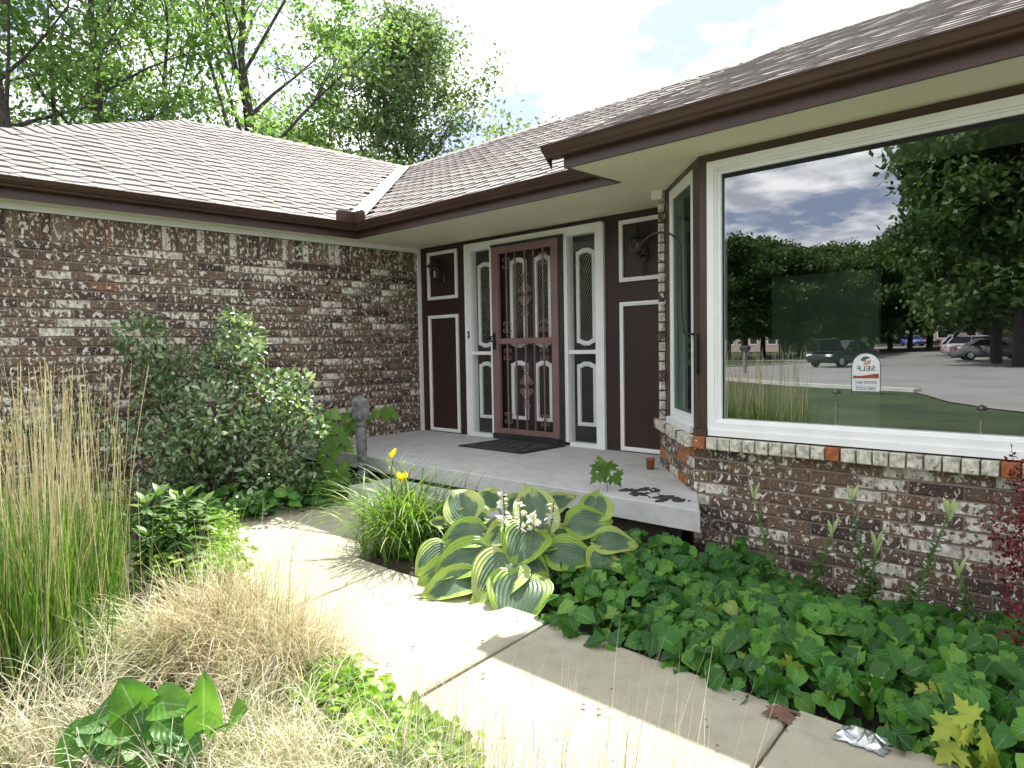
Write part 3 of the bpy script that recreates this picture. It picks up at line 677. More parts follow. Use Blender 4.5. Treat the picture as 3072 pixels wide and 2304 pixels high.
# door surround with side lights
fr = MB(); W = M['white_trim']
fr.box(.833,.913,-.02,.10,.0,2.089); fr.box(2.611,2.697,-.02,.10,.0,2.089); fr.box(.913,2.611,-.02,.10,2.022,2.089)
fr.box(1.222,1.252,-.03,.10,.038,2.022); fr.box(2.243,2.283,-.03,.10,.038,2.022)
fr.box(.913,1.222,-.016,.10,.0,.038); fr.box(2.283,2.611,-.016,.10,.0,.038)
fr.box(.913,1.222,-.012,.10,.893,.93); fr.box(2.283,2.611,-.012,.10,.893,.93)
fr.build('door_surround', W, house)
dsurr = MB().box(2.697,2.712,-.028,.003,.0,2.10).box(.818,.833,-.028,.003,.0,2.10).box(.818,2.712,-.028,.003,2.0895,2.104).build('surround_bead', W, house)
def orn(x0, x1, z0, z1, top=True, bottom=True, o=0.0, amp=.03):
    """outline with a scalloped head (and foot)"""
    x0, x1, z0, z1 = x0+o, x1-o, z0+o, z1-o; w = x1-x0; pts = []
    prof = [(0,0),(.10,.05),(.2,.35),(.30,.75),(.40,.95),(.46,.70),(.5,.95),(.54,.70),(.60,.95),(.70,.75),(.8,.35),(.9,.05),(1,0)]
    for t, h in prof: pts.append((x0+w*t, z0-(h*amp if bottom else 0)))
    for t, h in reversed(prof): pts.append((x0+w*t, z1+(h*amp if top else 0)))
    return pts
def orn_ring(x0,x1,z0,z1,w,y0,y1,parent,top,bottom):
    return ring(orn(x0,x1,z0,z1,top,bottom), orn(x0,x1,z0,z1,top,bottom,w,.022), y0, y1, 'moulding', W, parent)
def leaded(x0,x1,z0,z1,y,parent):
    g_ = MB().box(x0,x1,y,y+.006,z0,z1).build('leaded_pane', M['dark_glass'], parent)
    mb = MB(); st = .055; w = x1-x0; hh = z1-z0; k = -int(w*1.9/st)
    while k*st < hh:
        for sg in (1,):
            a0, b0 = (x0, z0+k*st), (x1, z0+k*st+w*1.9)
            if sg < 0: a0, b0 = (x1, a0[1]), (x0, b0[1])
            t0 = max(0, (z0-a0[1])/(b0[1]-a0[1])); t1 = min(1, (z1-a0[1])/(b0[1]-a0[1]))
            if t1 > t0: mb.tube([(a0[0]+(b0[0]-a0[0])*t, y-.002, a0[1]+(b0[1]-a0[1])*t) for t in (t0,t1)], .0016, 4)
        k += 1
    mb.build('lead_came', M['rim_silver'], g_)
for x0, x1 in ((.913,1.222),(2.283,2.611)):
    sp = MB().box(x0,x1,.071,.10,.0,2.06).build('sidelight', M['dark_door'], house)
    cx = (x0+x1)/2; h = .112
    leaded(cx-h+.04,cx+h-.04,1.03,1.84,.062,sp)
    orn_ring(cx-h,cx+h,1.00,1.87,.034,.042,.071,sp,True,True); orn_ring(cx-h,cx+h,.197,.79,.034,.042,.071,sp,True,False)
    MB().box(x0,x1,.012,.015,.04,.892).box(x0,x1,.012,.015,.931,2.02).build('storm_pane', M['storm_glass'], sp)
# inner entry door
ed = MB().box(1.252,2.243,.07,.11,.0,2.06).build('entry_door', M['dark_door'], house)
for cx in (1.56,1.90):
    leaded(cx-.07,cx+.07,1.02,1.84,.062,ed)
    orn_ring(cx-.112,cx+.112,.99,1.87,.036,.040,.070,ed,True,True); orn_ring(cx-.112,cx+.112,.21,.80,.036,.040,.070,ed,True,False)
# storm door
sd_ = MB(); rm = M['rose_metal']
x0, x1 = 1.275, 2.186
sd_.cbox(x0,1.373,-.055,-.02,.063,2.019,.004); sd_.cbox(2.103,x1,-.055,-.02,.063,2.019,.004)
sd_.cbox(1.3735,2.1025,-.054,-.021,1.944,2.018,.004); sd_.cbox(1.3735,2.1025,-.054,-.021,1.002,1.061,.004); sd_.cbox(1.3735,2.1025,-.054,-.021,.064,.119,.004)
storm = bpy.data.objects.new('storm_door', None); C.objects.link(storm); storm.parent = house
storm['label'] = 'rose brown security storm door with wrought scrolls'
sd_.build('frame', rm, storm)
MB().cbox(2.188,2.242,-.045,.0,.005,2.048,.004).cbox(1.253,2.1875,-.045,.0,2.021,2.048,.004).build('jamb', M['dark_sweep'], storm)
MB().cbox(1.262,2.187,-.062,-.03,.006,.0625,.003).build('sweep', M['dark_sweep'], storm)
MB().cbox(1.253,1.2745,-.04,-.02,.006,2.02,.003).build('latch_jamb', W, storm)
bx_ = [1.488,1.612,1.748,1.868,1.994]
for i, b in enumerate(bx_):
    MB().box(b-.0065,b+.0065,-.051,-.038,1.061,1.944).build('bar', rm, storm); MB().box(b-.0065,b+.0065,-.051,-.038,.119,1.002).build('bar', rm, storm)
def curl(cx, cz, r, a0, turns, sg, y=-.046, n=16):
    return [(cx+math.cos(a0+sg*t*turns*2*math.pi/n)*r*(1-.62*t/n), y, cz+math.sin(a0+sg*t*turns*2*math.pi/n)*r*(1-.62*t/n)) for t in range(n+1)]
def small_scroll(cx, cz):
    mb = MB()
    for sx in (-1,1):
        for sz in (-1,1):
            pts = [(cx+sx*.003,-.046,cz)]
            r = .024; ccx, ccz = cx+sx*.034, cz+sz*.034
            for t in range(13):
                a = math.pi*(.5 if sz < 0 else -.5) ; th = t/12*1.55*math.pi
                aa = (math.pi if sx > 0 else 0) + (-1 if (sx*sz > 0) else 1)*th + (0)
                rr = r*(1-.45*t/12); pts.append((ccx+math.cos(aa)*rr, -.046, ccz+math.sin(aa)*rr))
            mb.tube(pts, .0055, 5)
    mb.box(cx-.012,cx+.012,-.054,-.036,cz-.010,cz+.010)
    mb.build('scroll', rm, storm, True)
for b in (bx_[0],bx_[4]):
    for z in (1.838,1.178,.897,.232): small_scroll(b, z)
def big_scroll(cx, cz):
    mb = MB()
    for sx in (-1,1):
        for sz in (-1,1):
            # central C pair
            mb.tube([(cx+sx*.004,-.048,cz+sz*.012),(cx+sx*.03,-.048,cz+sz*.016)]+curl(cx+sx*.062, cz+sz*.042, .030, math.pi*(0 if sx < 0 else 1), 1.15, -sx*sz), .0075, 5)
            # long S to the ends
            mb.tube([(cx+sx*.036,-.048,cz+sz*.035),(cx+sx*.046,-.048,cz+sz*.085),(cx+sx*.030,-.048,cz+sz*.115),(cx+sx*.010,-.048,cz+sz*.135),(cx+sx*.006,-.048,cz+sz*.165)]+curl(cx+sx*.030, cz+sz*.195, .020, math.pi*(0 if sx < 0 else 1), .95, -sx*sz, n=12), .0065, 5)
            mb.tube([(cx+sx*.046,-.048,cz+sz*.085),(cx+sx*.058,-.048,cz+sz*.075)], .005, 5)
    mb.box(cx-.018,cx+.018,-.055,-.036,cz-.014,cz+.014).box(cx-.010,cx+.010,-.055,-.036,cz+.15,cz+.17).box(cx-.010,cx+.010,-.055,-.036,cz-.17,cz-.15)
    mb.build('scroll', rm, storm, True)
big_scroll(bx_[2], 1.505); big_scroll(bx_[2], .565)
hd = MB(); hd.cbox(1.292,1.325,-.066,-.054,.945,1.125,.004)
hd.tube([(1.308,-.06,1.035),(1.308,-.105,1.035),(1.36,-.11,1.035),(1.375,-.11,1.025)], .009, 7); hd.tube([(1.308,-.06,1.10),(1.303,-.10,1.085),(1.300,-.10,1.05)], .007, 6)
hd.build('handle', M['black_iron'], storm)
db = MB(); db.lathe([(.0,0),(.024,.0),(.026,.006),(.018,.012),(.0,.012)], 16); dbo = db.build('doorbell', M['black_iron'], house)
dbo.location = (.868,-.021,1.116); dbo.rotation_euler = (R(90),0,0); dbo.scale = (.62,1.75,1)
bt = MB().lathe([(.0,0),(.008,0),(.009,.004),(.0,.006)], 10).build('button', M['white_trim'], dbo); bt.location = (0,0,.012)

# ---- bay window
U0, U1 = Vector((3.67,-.516,0)), Vector((4.326,-1.19,0))
ud = (U1-U0).normalized(); un = Vector((ud.y,-ud.x,0))
def quad_on(o, d, n_, s0, s1, t0, t1, z0, z1, mb):
    """box on a slanted wall: s along d, t along outward n_"""
    P = lambda s_, t_, z_: tuple(Vector((o.x,o.y,z_))+d*s_+n_*t_)
    mb.add([P(s0,t0,z0),P(s1,t0,z0),P(s1,t1,z0),P(s0,t1,z0),P(s0,t0,z1),P(s1,t0,z1),P(s1,t1,z1),P(s0,t1,z1)],
           [(0,3,2,1),(4,5,6,7),(0,1,5,4),(1,2,6,5),(2,3,7,6),(3,0,4,7)]); return mb
SLn = (U1-U0).length
wb_ = MB()
quad_on(U0, ud, un, -.02,.134,-.10,.0,.36,2.149,wb_); quad_on(U0, ud, un, SLn-.145,SLn-.02,-.10,.0,.36,2.149,wb_); quad_on(U0, ud, un, .134,SLn-.145,-.10,.0,2.104,2.149,wb_)
wb_.prism([(4.305,-1.168),(4.33,-1.19),(4.394,-1.19),(4.394,-1.06),(4.23,-1.06)], .36, 2.149)
wb_.box(4.394,BAYX-.1,-1.19,-1.06,2.096,2.149); wb_.box(BAYX-.35,BAYX-.1,-1.19,-1.06,.36,2.096)
wb_.build('bay_frame', M['brown_trim'], house)
MB().prism([(4.26,-1.16),(4.315,-1.225),(4.392,-1.225),(4.392,-1.10),(4.26,-1.06)], .374, .418, .004).build('corner_sill_block', M['brown_trim'], house)
# picture window
pw = bpy.data.objects.new('picture_window', None); C.objects.link(pw); pw.parent = house
GX1 = BAYX-.45
f1 = MB(); o0, o1 = 4.393, BAYX-.355
def wframe(x0,x1,z0,z1,w,y0,y1,mb):
    mb.box(x0,x1,y0,y1,z1-w,z1); mb.box(x0,x1,y0,y1,z0,z0+w); mb.box(x0,x0+w,y0,y1,z0+w,z1-w); mb.box(x1-w,x1,y0,y1,z0+w,z1-w)
wframe(o0,o1,.421,2.094,.046,-1.214,-1.10,f1); wframe(o0+.046,o1-.046,.467,2.048,.012,-1.200,-1.10,f1); wframe(o0+.058,o1-.058,.479-.012,2.036,.022,-1.186,-1.10,f1)
f1.box(o0+.01,o1,-1.228,-1.10,.384,.4205)
f1.build('frame', W, pw)
MB().box(4.470,o1-.079,-1.158,-1.152,.455,2.016).build('glass', M['window_glass'], pw)
sk = MB(); wframe(4.472,o1-.08,.470,2.014,.006,-1.166,-1.159,sk); sk.box(4.478,o1-.086,-1.166,-1.159,1.990,2.008)
sk.build('gasket', M['rubber'], pw)
# side casement
cw = bpy.data.objects.new('casement_window', None); C.objects.link(cw); cw.parent = house
f2 = MB()
def sframe(s0,s1,z0,z1,w,t0,t1,mb):
    quad_on(U0,ud,un,s0,s1,t0,t1,z1-w,z1,mb); quad_on(U0,ud,un,s0,s1,t0,t1,z0,z0+w,mb); quad_on(U0,ud,un,s0,s0+w,t0,t1,z0+w,z1-w,mb); quad_on(U0,ud,un,s1-w,s1,t0,t1,z0+w,z1-w,mb)
sframe(.135,SLn-.15,.42,2.104,.036,-.09,.003,f2); sframe(.171,SLn-.186,.456,2.068,.034,-.09,-.004,f2); quad_on(U0,ud,un,.10,SLn-.145,-.09,.030,.372,.4195,f2)
f2.build('frame', W, cw)
g2 = MB(); quad_on(U0,ud,un,.205,SLn-.22,-.016,-.012,.49,2.034,g2); g2.build('glass', M['side_glass'], cw)
g3 = MB(); quad_on(U0,ud,un,.21,.29,-.07,-.05,.5,2.02,g3); g3.build('curtain', W, cw)
MB().box(3.565,3.66,-.55,-.40,2.085,2.149).build('soffit_block', M['white_trim'], house)
# room behind the glass
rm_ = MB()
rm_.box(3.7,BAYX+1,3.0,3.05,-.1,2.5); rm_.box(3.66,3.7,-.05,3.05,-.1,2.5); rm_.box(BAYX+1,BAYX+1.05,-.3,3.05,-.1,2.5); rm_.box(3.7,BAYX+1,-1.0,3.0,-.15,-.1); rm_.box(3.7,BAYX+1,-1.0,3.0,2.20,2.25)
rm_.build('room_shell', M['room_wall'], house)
MB().box(4.02,4.86,.60,.66,-.1,1.52).build('room_divider', M['room_panel'], house)
MB().box(3.57,3.60,.0,.3,-.2,2.15).box(BAYX+.7,12,-.42,-.3,-.6,2.15).build('outer_wall', M['maroon_panel'], house)
# plain shell so the house is closed from behind
MB().box(-6,-.2,-5.25,-5.1,-.6,2.15).box(-6,-5.9,-5.25,5.5,-.6,2.15).box(-6,12,5.4,5.5,-.6,2.15).box(11.9,12,-.4,5.5,-.6,2.15).build('rear_wall', M['far_siding'], house)

# ================================================================== PLANT TOOLS
def leaf_grid(kind, nt_=6, ns=4):
    """unit leaf along +Y (length 1), width across X, normal +Z. returns verts, quads, uv"""
    V, U = [], []
    for i in range(nt_+1):
        t = i/nt_
        for j in range(ns+1):
            s_ = -1+2*j/ns
            if kind == 'hosta':
                w = .40*math.sin(math.pi*min(1, t**.62*.985+.015))**.75; y = t - .16*abs(s_)**1.3*(1-t)**2.2
                z = .13*abs(s_)**1.6*w*2.2 - .12*t*t + .035*math.sin(t*9+s_*2.5)*abs(s_) + .05*t
            elif kind == 'heart':
                w = .52*math.sin(math.pi*min(1, t**.60*.97+.03))**.62; y = t - .22*abs(s_)**1.2*(1-t)**2
                z = .22*abs(s_)**1.4*w - .20*t*t + .03*math.sin(t*8+s_*4)
            elif kind == 'ovate':
                w = .30*math.sin(math.pi*min(1, t**.72*.99+.01))**.85; y = t; z = .20*abs(s_)*w*1.6 - .16*t*t
            elif kind == 'lance':
                w = .13*math.sin(math.pi*min(1, t**.8*.99+.01)); y = t; z = .3*abs(s_)*w - .25*t*t
            V.append((s_*w, y, z)); U.append((.5+.5*s_, t))
    F = [(i*(ns+1)+j, i*(ns+1)+j+1, (i+1)*(ns+1)+j+1, (i+1)*(ns+1)+j) for i in range(nt_) for j in range(ns)]
    return np.array(V), np.array(F), np.array(U)
MAPLE = [(0,0),(.10,.10),(.30,-.02),(.26,.12),(.50,.22),(.36,.30),(.44,.48),(.28,.42),(.16,.46),(.22,.66),(.12,.64),(0,1.0)]
def maple_grid():
    rt_ = MAPLE; pts = rt_ + [(-x, y) for x, y in reversed(rt_[1:-1])]
    pts = [(x*1.15, y, -.25*y*y-.28*abs(x)**1.5+.05*math.sin(9*x+7*y)) for x, y in pts]
    V = [(0,.34,-.02)]+pts; n = len(pts)
    F = [(0,1+i,1+(i+1)%n) for i in range(n)]
    return np.array(V), np.array(F), np.array([(.5+v[0]*.6, v[1]) for v in V])
def grid_to_mesh(g_, name, mat, smooth=True):
    return np_mesh(name, g_[0], g_[1], mat, uv=g_[2], smooth=smooth)
def frame(y, n):
    y = Vector(y).normalized(); n = Vector(n); n = (n - y*n.dot(y)).normalized(); x = y.cross(n); return x, y, n
def leaf_obj(name, mesh, parent, base, tip, nrm, wscale=1.0):
    base, tip = Vector(base), Vector(tip); L = (tip-base).length
    x, y, n = frame(tip-base, nrm)
    o = obj(name, mesh, parent)
    o.matrix_basis = Matrix(((x.x*L*wscale, y.x*L, n.x*L, base.x), (x.y*L*wscale, y.y*L, n.y*L, base.y), (x.z*L*wscale, y.z*L, n.z*L, base.z), (0,0,0,1)))
    return o
def norm_rows(a): return a/np.maximum(np.linalg.norm(a, axis=1, keepdims=True), 1e-9)
def scatter(grid, P, Y, Nn, S, wscale=None):
    """instances of a leaf grid as one big mesh: P base points, Y directions, Nn rough normals, S sizes"""
    V, F, U = grid; k = len(V); n = len(P)
    Y = norm_rows(Y); Nn = norm_rows(Nn - Y*np.sum(Nn*Y, 1, keepdims=True)); X = np.cross(Y, Nn)
    S = np.asarray(S)[:, None, None]; ws = 1 if wscale is None else np.asarray(wscale)[:, None, None]
    W_ = P[:, None, :] + S*(V[None, :, 0:1]*X[:, None, :]*ws + V[None, :, 1:2]*Y[:, None, :] + V[None, :, 2:3]*Nn[:, None, :])
    faces = (F[None] + (np.arange(n)*k)[:, None, None]).reshape(-1, F.shape[1])
    uv = np.tile(U, (n, 1)); rnd = np.repeat(rng.random(n), k)
    return W_.reshape(-1, 3), faces, uv, rnd
def scatter_mesh(name, mat, grid, P, Y, Nn, S, smooth=True, rnd=None):
    v, f, u, r_ = scatter(grid, P, Y, Nn, S)
    if rnd is not None: r_ = np.repeat(rnd, len(grid[0]))
    return np_mesh(name, v, f, mat, attr=r_, uv=u, smooth=smooth)
def diamonds(P, size, nbias=None, elong=1.7):
    n = len(P); a = norm_rows(rng.normal(size=(n,3))); b = rng.normal(size=(n,3))
    if nbias is not None: # normals lean to nbias
        nn = norm_rows(rng.normal(size=(n,3)) + np.array(nbias)); a = norm_rows(a - nn*np.sum(a*nn,1,keepdims=True)); b = np.cross(nn, a)
    else: b = norm_rows(b - a*np.sum(a*b,1,keepdims=True))
    s_ = (size*rng.uniform(.6,1.3,n))[:, None]
    v = np.stack([P-a*s_*elong*.5, P+b*s_*.5+a*s_*.1, P+a*s_*elong*.5, P-b*s_*.5+a*s_*.1], 1).reshape(-1,3)
    return v, np.arange(n*4).reshape(n,4)
def blades(base, az, lean, length, curve, width, seg=6, droop=0.0, taper=True):
    """grass ribbons. base (n,3); az azimuth; lean initial tilt from vertical; curve total extra bend"""
    n = len(base); p = base.copy(); V = np.zeros((n, seg+1, 2, 3)); ang = lean.copy()
    d = np.stack([np.cos(az), np.sin(az)], 1); side = np.stack([-np.sin(az), np.cos(az), np.zeros(n)], 1)
    tw = rng.uniform(-1.2, 1.2, n); 
    side = side*np.cos(tw)[:, None] + np.stack([d[:,0], d[:,1], np.zeros(n)],1)*np.sin(tw)[:, None]
    for i in range(seg+1):
        t = i/seg; w = width*( (1-t**2)*.9+.1 if taper else np.ones(n)*1.0)
        V[:, i, 0] = p - side*(w/2)[:, None]; V[:, i, 1] = p + side*(w/2)[:, None]
        st = length/seg
        p = p + np.stack([np.sin(ang)*d[:,0]*st, np.sin(ang)*d[:,1]*st, np.cos(ang)*st], 1)
        ang = ang + curve/seg*(.4+1.2*t)
    idx = np.arange(n*(seg+1)*2).reshape(n, seg+1, 2)
    F = np.stack([idx[:, :-1, 0], idx[:, :-1, 1], idx[:, 1:, 1], idx[:, 1:, 0]], -1).reshape(-1, 4)
    return V.reshape(-1,3), F, np.repeat(rng.random(n), (seg+1)*2)
def blade_mesh(name, mat, *a, rbias=None, **k):
    v, f, r_ = blades(*a, **k)
    if rbias is not None: r_ = np.clip(rbias[0]+r_*(rbias[1]-rbias[0]), 0, 1)
    return np_mesh(name, v, f, mat, attr=r_, smooth=True)

# ================================================================== THINGS AT THE ENTRY
# doormat: rubber mat of stone shapes
mat_ = thing('doormat', 'dark rubber doormat with a pebble pattern on the porch before the storm door', 'doormat', loc=(1.86,-.38,0))
MB().cbox(1.42,2.28,-.70,-.08,.002,.012,.003).build('base', M['rubber'], mat_)
pm('mat_stone', (.045,.043,.042), (.075,.07,.068), 14, .85, 60, .4)
cells = [(1.44+.115*i+(.055 if j % 2 else 0)+random.uniform(-.012,.012), -.665+.125*j+random.uniform(-.012,.012)) for j in range(5) for i in range(8)]
for (cx, cy) in cells:
    if not (1.46 < cx < 2.24): continue
    k = random.randint(6,7); a0 = random.random()*6
    poly = [(min(2.27,max(1.43,cx+math.cos(a0+2*math.pi*i/k)*.052*random.uniform(.8,1.1))), min(-.07,max(-.70,cy+math.sin(a0+2*math.pi*i/k)*.054*random.uniform(.8,1.1)))) for i in range(k)]
    MB().prism(poly, .0125, .017, .004).build('stone', M['mat_stone'], mat_)
# wall lanterns
def lantern(x, z, label, name='wall_lantern'):
    t = thing(name, label, 'lantern', 'black wall lanterns in the entry panels', loc=(x,-.005,z))
    y = -.125; K = M['black_iron']
    MB().lathe([(0,0),(.035,0),(.042,.008),(.03,.02),(0,.022)], 14).build('backplate', K, t).matrix_basis = Matrix.Translation((x,-.004,z-.02)) @ Matrix.Rotation(R(90),4,'X') @ Matrix.Diagonal((1,1.9,1,1))
    MB().tube([(x,-.02,z-.03),(x,-.07,z-.055),(x,-.11,z-.03),(x,y,z-.02)], .008, 7).tube([(x,-.012,z-.08),(x,-.03,z-.14),(x,-.02,z-.20),(x,-.012,z-.235)], [.008,.007,.005,.002], 6).build('arm', K, t)
    MB().lathe([(.072,.10),(.095,.105),(.088,.118),(.060,.145),(.028,.178),(.012,.19),(.010,.205),(.004,.215),(0,.218)], 6, (x,y,z)).build('cap', K, t)
    cg = MB()
    for k in range(6):
        a = 2*math.pi*k/6; cg.tube([(x+.042*math.cos(a),y+.042*math.sin(a),z-.02),(x+.068*math.cos(a),y+.068*math.sin(a),z+.10)], .0045, 5)
    cg.lathe([(0,-.045),(.012,-.04),(.03,-.03),(.045,-.022),(.045,-.014),(0,-.014)], 6, (x,y,z)); cg.build('cage', K, t)
    MB().lathe([(.038,-.012),(.062,.099)], 6, (x,y,z)).build('glass', M['storm_glass'], t)
    MB().lathe([(.008,-.012),(.009,.05),(.004,.065)], 8, (x,y,z)).build('candle', M['white_trim'], t)
lantern(.432, 1.785, 'black wall lantern in the upper left panel beside the brick wall')
lantern(3.146, 1.785, 'black wall lantern in the upper right panel, behind the curved plant hook')
# plant hook on the bay corner
hk = thing('plant_hook', 'black swan-neck plant hanger fixed to the brown bay corner post', 'plant hook', loc=(4.30,-1.20,.9))
K = M['black_iron']
MB().box(4.300,4.322,-1.215,-1.195,.77,1.03).build('backplate', K, hk)
A0 = [at(2083,1003,4.60), at(2066,1001,4.62), at(2052,1000,4.64), at(2047,940,4.64), at(2044,850,4.64), at(2042,760,4.64)]
arch = [at(1600+x_/3.456, 380+y_/3.456, 4.64+.04*i) for i, (x_, y_) in enumerate(((1527,1235),(1510,1195),(1475,1150),(1420,1112),(1360,1100),(1300,1098),(1220,1125),(1150,1180),(1105,1240),(1075,1270),(1040,1282),(1012,1265),(1006,1240),(1018,1224)))]
MB().tube(A0+arch, .0075, 8).build('arm', K, hk, True)
# turned post at the step
po = thing('wooden_post', 'weathered grey turned wooden post standing beside the porch step', 'post', loc=(1.36,-1.78,-.35))
px_, py_ = 1.355, -1.775; ww = M['weathered_wood']
MB().cbox(px_-.05,px_+.05,py_-.05,py_+.05,-.40,-.145,.006).build('base_block', ww, po)
MB().lathe([(.046,-.145),(.05,-.13),(.05,-.105),(.034,-.10),(.034,-.075),(.047,-.07),(.047,-.045),(.038,-.03),(.041,.0),(.046,.10),(.047,.20),(.041,.28),(.036,.30),(.049,.305),(.049,.325),(.036,.33),(.044,.345),(.044,.36)], 18, (px_,py_,0)).build('turned_shaft', ww, po, True)
hb = MB(); h = .053; zt = .36
hb.add([(px_+a*h*.9,py_+b*h*.9,zt) for a,b in ((-1,-1),(1,-1),(1,1),(-1,1))]+[(px_+a*h,py_+b*h,zt+.02) for a,b in ((-1,-1),(1,-1),(1,1),(-1,1))]+[(px_+a*h,py_+b*h,.525) for a,b in ((-1,-1),(1,-1),(1,1),(-1,1))]+[(px_,py_,.572)],
       [(3,2,1,0)]+[(i,(i+1)%4,4+(i+1)%4,4+i) for i in range(4)]+[(4+i,4+(i+1)%4,8+(i+1)%4,8+i) for i in range(4)]+[(8+i,8+(i+1)%4,12) for i in range(4)])
hb.build('finial_block', ww, po)
# small things on the porch and walk
tp = MB().lathe([(.0,.0),(.030,.0),(.032,.07),(.036,.072),(.036,.085),(.030,.085),(.027,.02),(0,.02)], 14); o = tp.build('terracotta_cup', M['terracotta'], None, True)
o.location = (3.60,-.645,.001); tag(o, 'small terracotta cup on the porch against the bay brickwork', 'cup')
dbm = MB()
for i in range(70):
    c = random.choice([on(1400+a/3.456,1100+b/3.456,'Z',0) for a,b in ((1690,1290),(1740,1330),(1880,1275),(1930,1300),(1960,1350),(2050,1360),(2100,1375),(2180,1385),(2010,1390))])
    cx, cy = c.x+random.gauss(0,.03), min(c.y+random.gauss(0,.03), 9); cy = max(cy, -1.60); k = random.randint(5,8); rr = random.uniform(.008,.035)
    dbm.prism([(cx+math.cos(2*math.pi*j/k)*rr*random.uniform(.5,1.2), cy+math.sin(2*math.pi*j/k)*rr*random.uniform(.5,1.2)) for j in range(k)], .001, random.uniform(.003,.009), .002)
tag(dbm.build('leaf_litter', M['debris']), 'patch of dark rotten leaf litter on the porch edge by the bay', 'leaf litter', kind='stuff')
fo = MB(); fc = on(2590,2225,'Z',-.30); r_ = random.Random(4); n = 9
for j in range(n+1):
    for i in range(n+1):
        fo.v.append((fc.x-.075+.15*i/n+r_.uniform(-.008,.008), fc.y-.05+.10*j/n+r_.uniform(-.008,.008), -.296+r_.random()**2*.05*math.sin(math.pi*i/n)*math.sin(math.pi*j/n)+.004))
fo.f = [(j*(n+1)+i, j*(n+1)+i+1, (j+1)*(n+1)+i+1, (j+1)*(n+1)+i) for j in range(n) for i in range(n)]
tag(fo.build('foil_wrapper', M['foil']), 'crumpled silver foil wrapper on the walkway beside the ground cover', 'wrapper')
mg = maple_grid()
bl_ = grid_to_mesh(mg, 'dead_leaf', M['brown_leaf']); c = on(2362,2150,'Z',-.297)
tag(leaf_obj('dead_leaf', bl_, None, c+Vector((-.05,.03,.012)), c+Vector((.04,-.05,.02)), (0,0,1)), 'curled brown dead leaf in the walkway joint by the ground cover', 'leaf')

# ================================================================== HOSTA
ho = thing('hosta', 'large hosta with blue-green leaves edged in yellow, spilling over the walkway', 'hosta', loc=(3.93,-2.45,-.36))
hmesh = [grid_to_mesh(tuple([g_[0]*np.array([1,1,1+.25*i]), g_[1], g_[2]]), 'leaf', M['hosta_leaf']) for i, g_ in enumerate([leaf_grid('hosta', 10, 8)]*3)]
def hpx(x_, y_): return (1200+x_/1.67, 1420+y_/1.67)
HL = [(340,212,262,78,.95,.0),(700,280,632,42,.62,.0),(975,215,990,82,.9,.0),(868,262,1066,232,.72,0),(1000,345,1194,356,.62,0),(1075,420,1196,434,.55,.06),(1030,410,958,505,.95,0),
      (775,405,990,425,.72,0),(645,300,560,455,1.0,-.03),(575,275,418,348,.70,0),(395,300,203,335,.72,0),(405,225,212,245,.42,.05),(410,405,163,505,.66,0),(225,395,82,505,.85,.02),(250,470,86,550,.6,.01),
      (345,530,104,612,.55,0),(540,455,385,655,.78,-.03),(610,545,548,790,.86,-.05),(470,600,345,770,.5,0),(615,440,745,515,.75,.03),(770,330,900,285,.7,.05),(690,345,825,352,.7,0),(745,180,882,104,.55,.12),(480,150,372,100,.8,.12),
      (1060,450,1108,505,.8,.08),(220,255,146,238,.7,.06),(900,330,1000,370,.7,.08),(640,260,560,205,.8,.1),(500,430,430,480,.8,.08),(860,380,900,300,.7,.1),(700,560,760,500,.8,.1),(420,330,470,395,.8,.05),(560,180,640,95,.7,.1)]
crown = Vector((3.93,-2.45,-.34)); sm = MB()
for i, (x0_, y0_, x1_, y1_, wsc, dz_) in enumerate(HL):
    dep = lambda y_: 4.08-.72*max(0,y_)/790+dz_
    b_ = at(*hpx(x0_, y0_), dep(y0_)); t_ = at(*hpx(x1_, y1_), dep(y1_)-.02)
    mid = (b_+t_)/2; outw = (mid-crown); outw.z = 0
    n_ = (CAM-mid).normalized()*1.15 + Vector((0,0,.75)) + outw*.25
    if i in (0,1,2): n_ = (CAM-mid).normalized() + Vector((.25,-.1,.15))
    Lp = (t_-b_).length
    leaf_obj('leaf', hmesh[i % 3], ho, b_-(t_-b_)*.08, t_+(t_-b_)*.02, n_, wsc*(1.5 if Lp > .12 else 1.5))
    sm.tube([crown+Vector((random.uniform(-.06,.06),random.uniform(-.06,.06),0)), (crown+b_)/2+Vector((0,0,.06)), b_], [.009,.007,.005], 5)
sm.build('petioles', M['stem_green'], ho)
fl_g = leaf_grid('ovate', 3, 2)
for (xb,yb,xt,yt) in ((520,330,515,95),(600,330,598,150),(660,320,672,205),(745,300,770,140)):
    a, b = at(*hpx(xb,yb), 3.75), at(*hpx(xt,yt), 3.74)
    st = MB().tube([a, (a+b)/2+Vector((.01,0,0)), b], [.006,.005,.003], 5).build('flower_stalk', M['stem_green'], ho)
    n = 22; T = rng.uniform(.35,1.0,n); P = np.array([tuple(a+(b-a)*float(t)) for t in T])
    Y = rng.normal(size=(n,3)); Y[:,2] = np.abs(Y[:,2])*.3-.55+.8*(T-.5)
    obj('flowers', scatter_mesh('flowers', M['hosta_flower'], fl_g, P, Y, rng.normal(size=(n,3)), rng.uniform(.03,.055,n)), st)

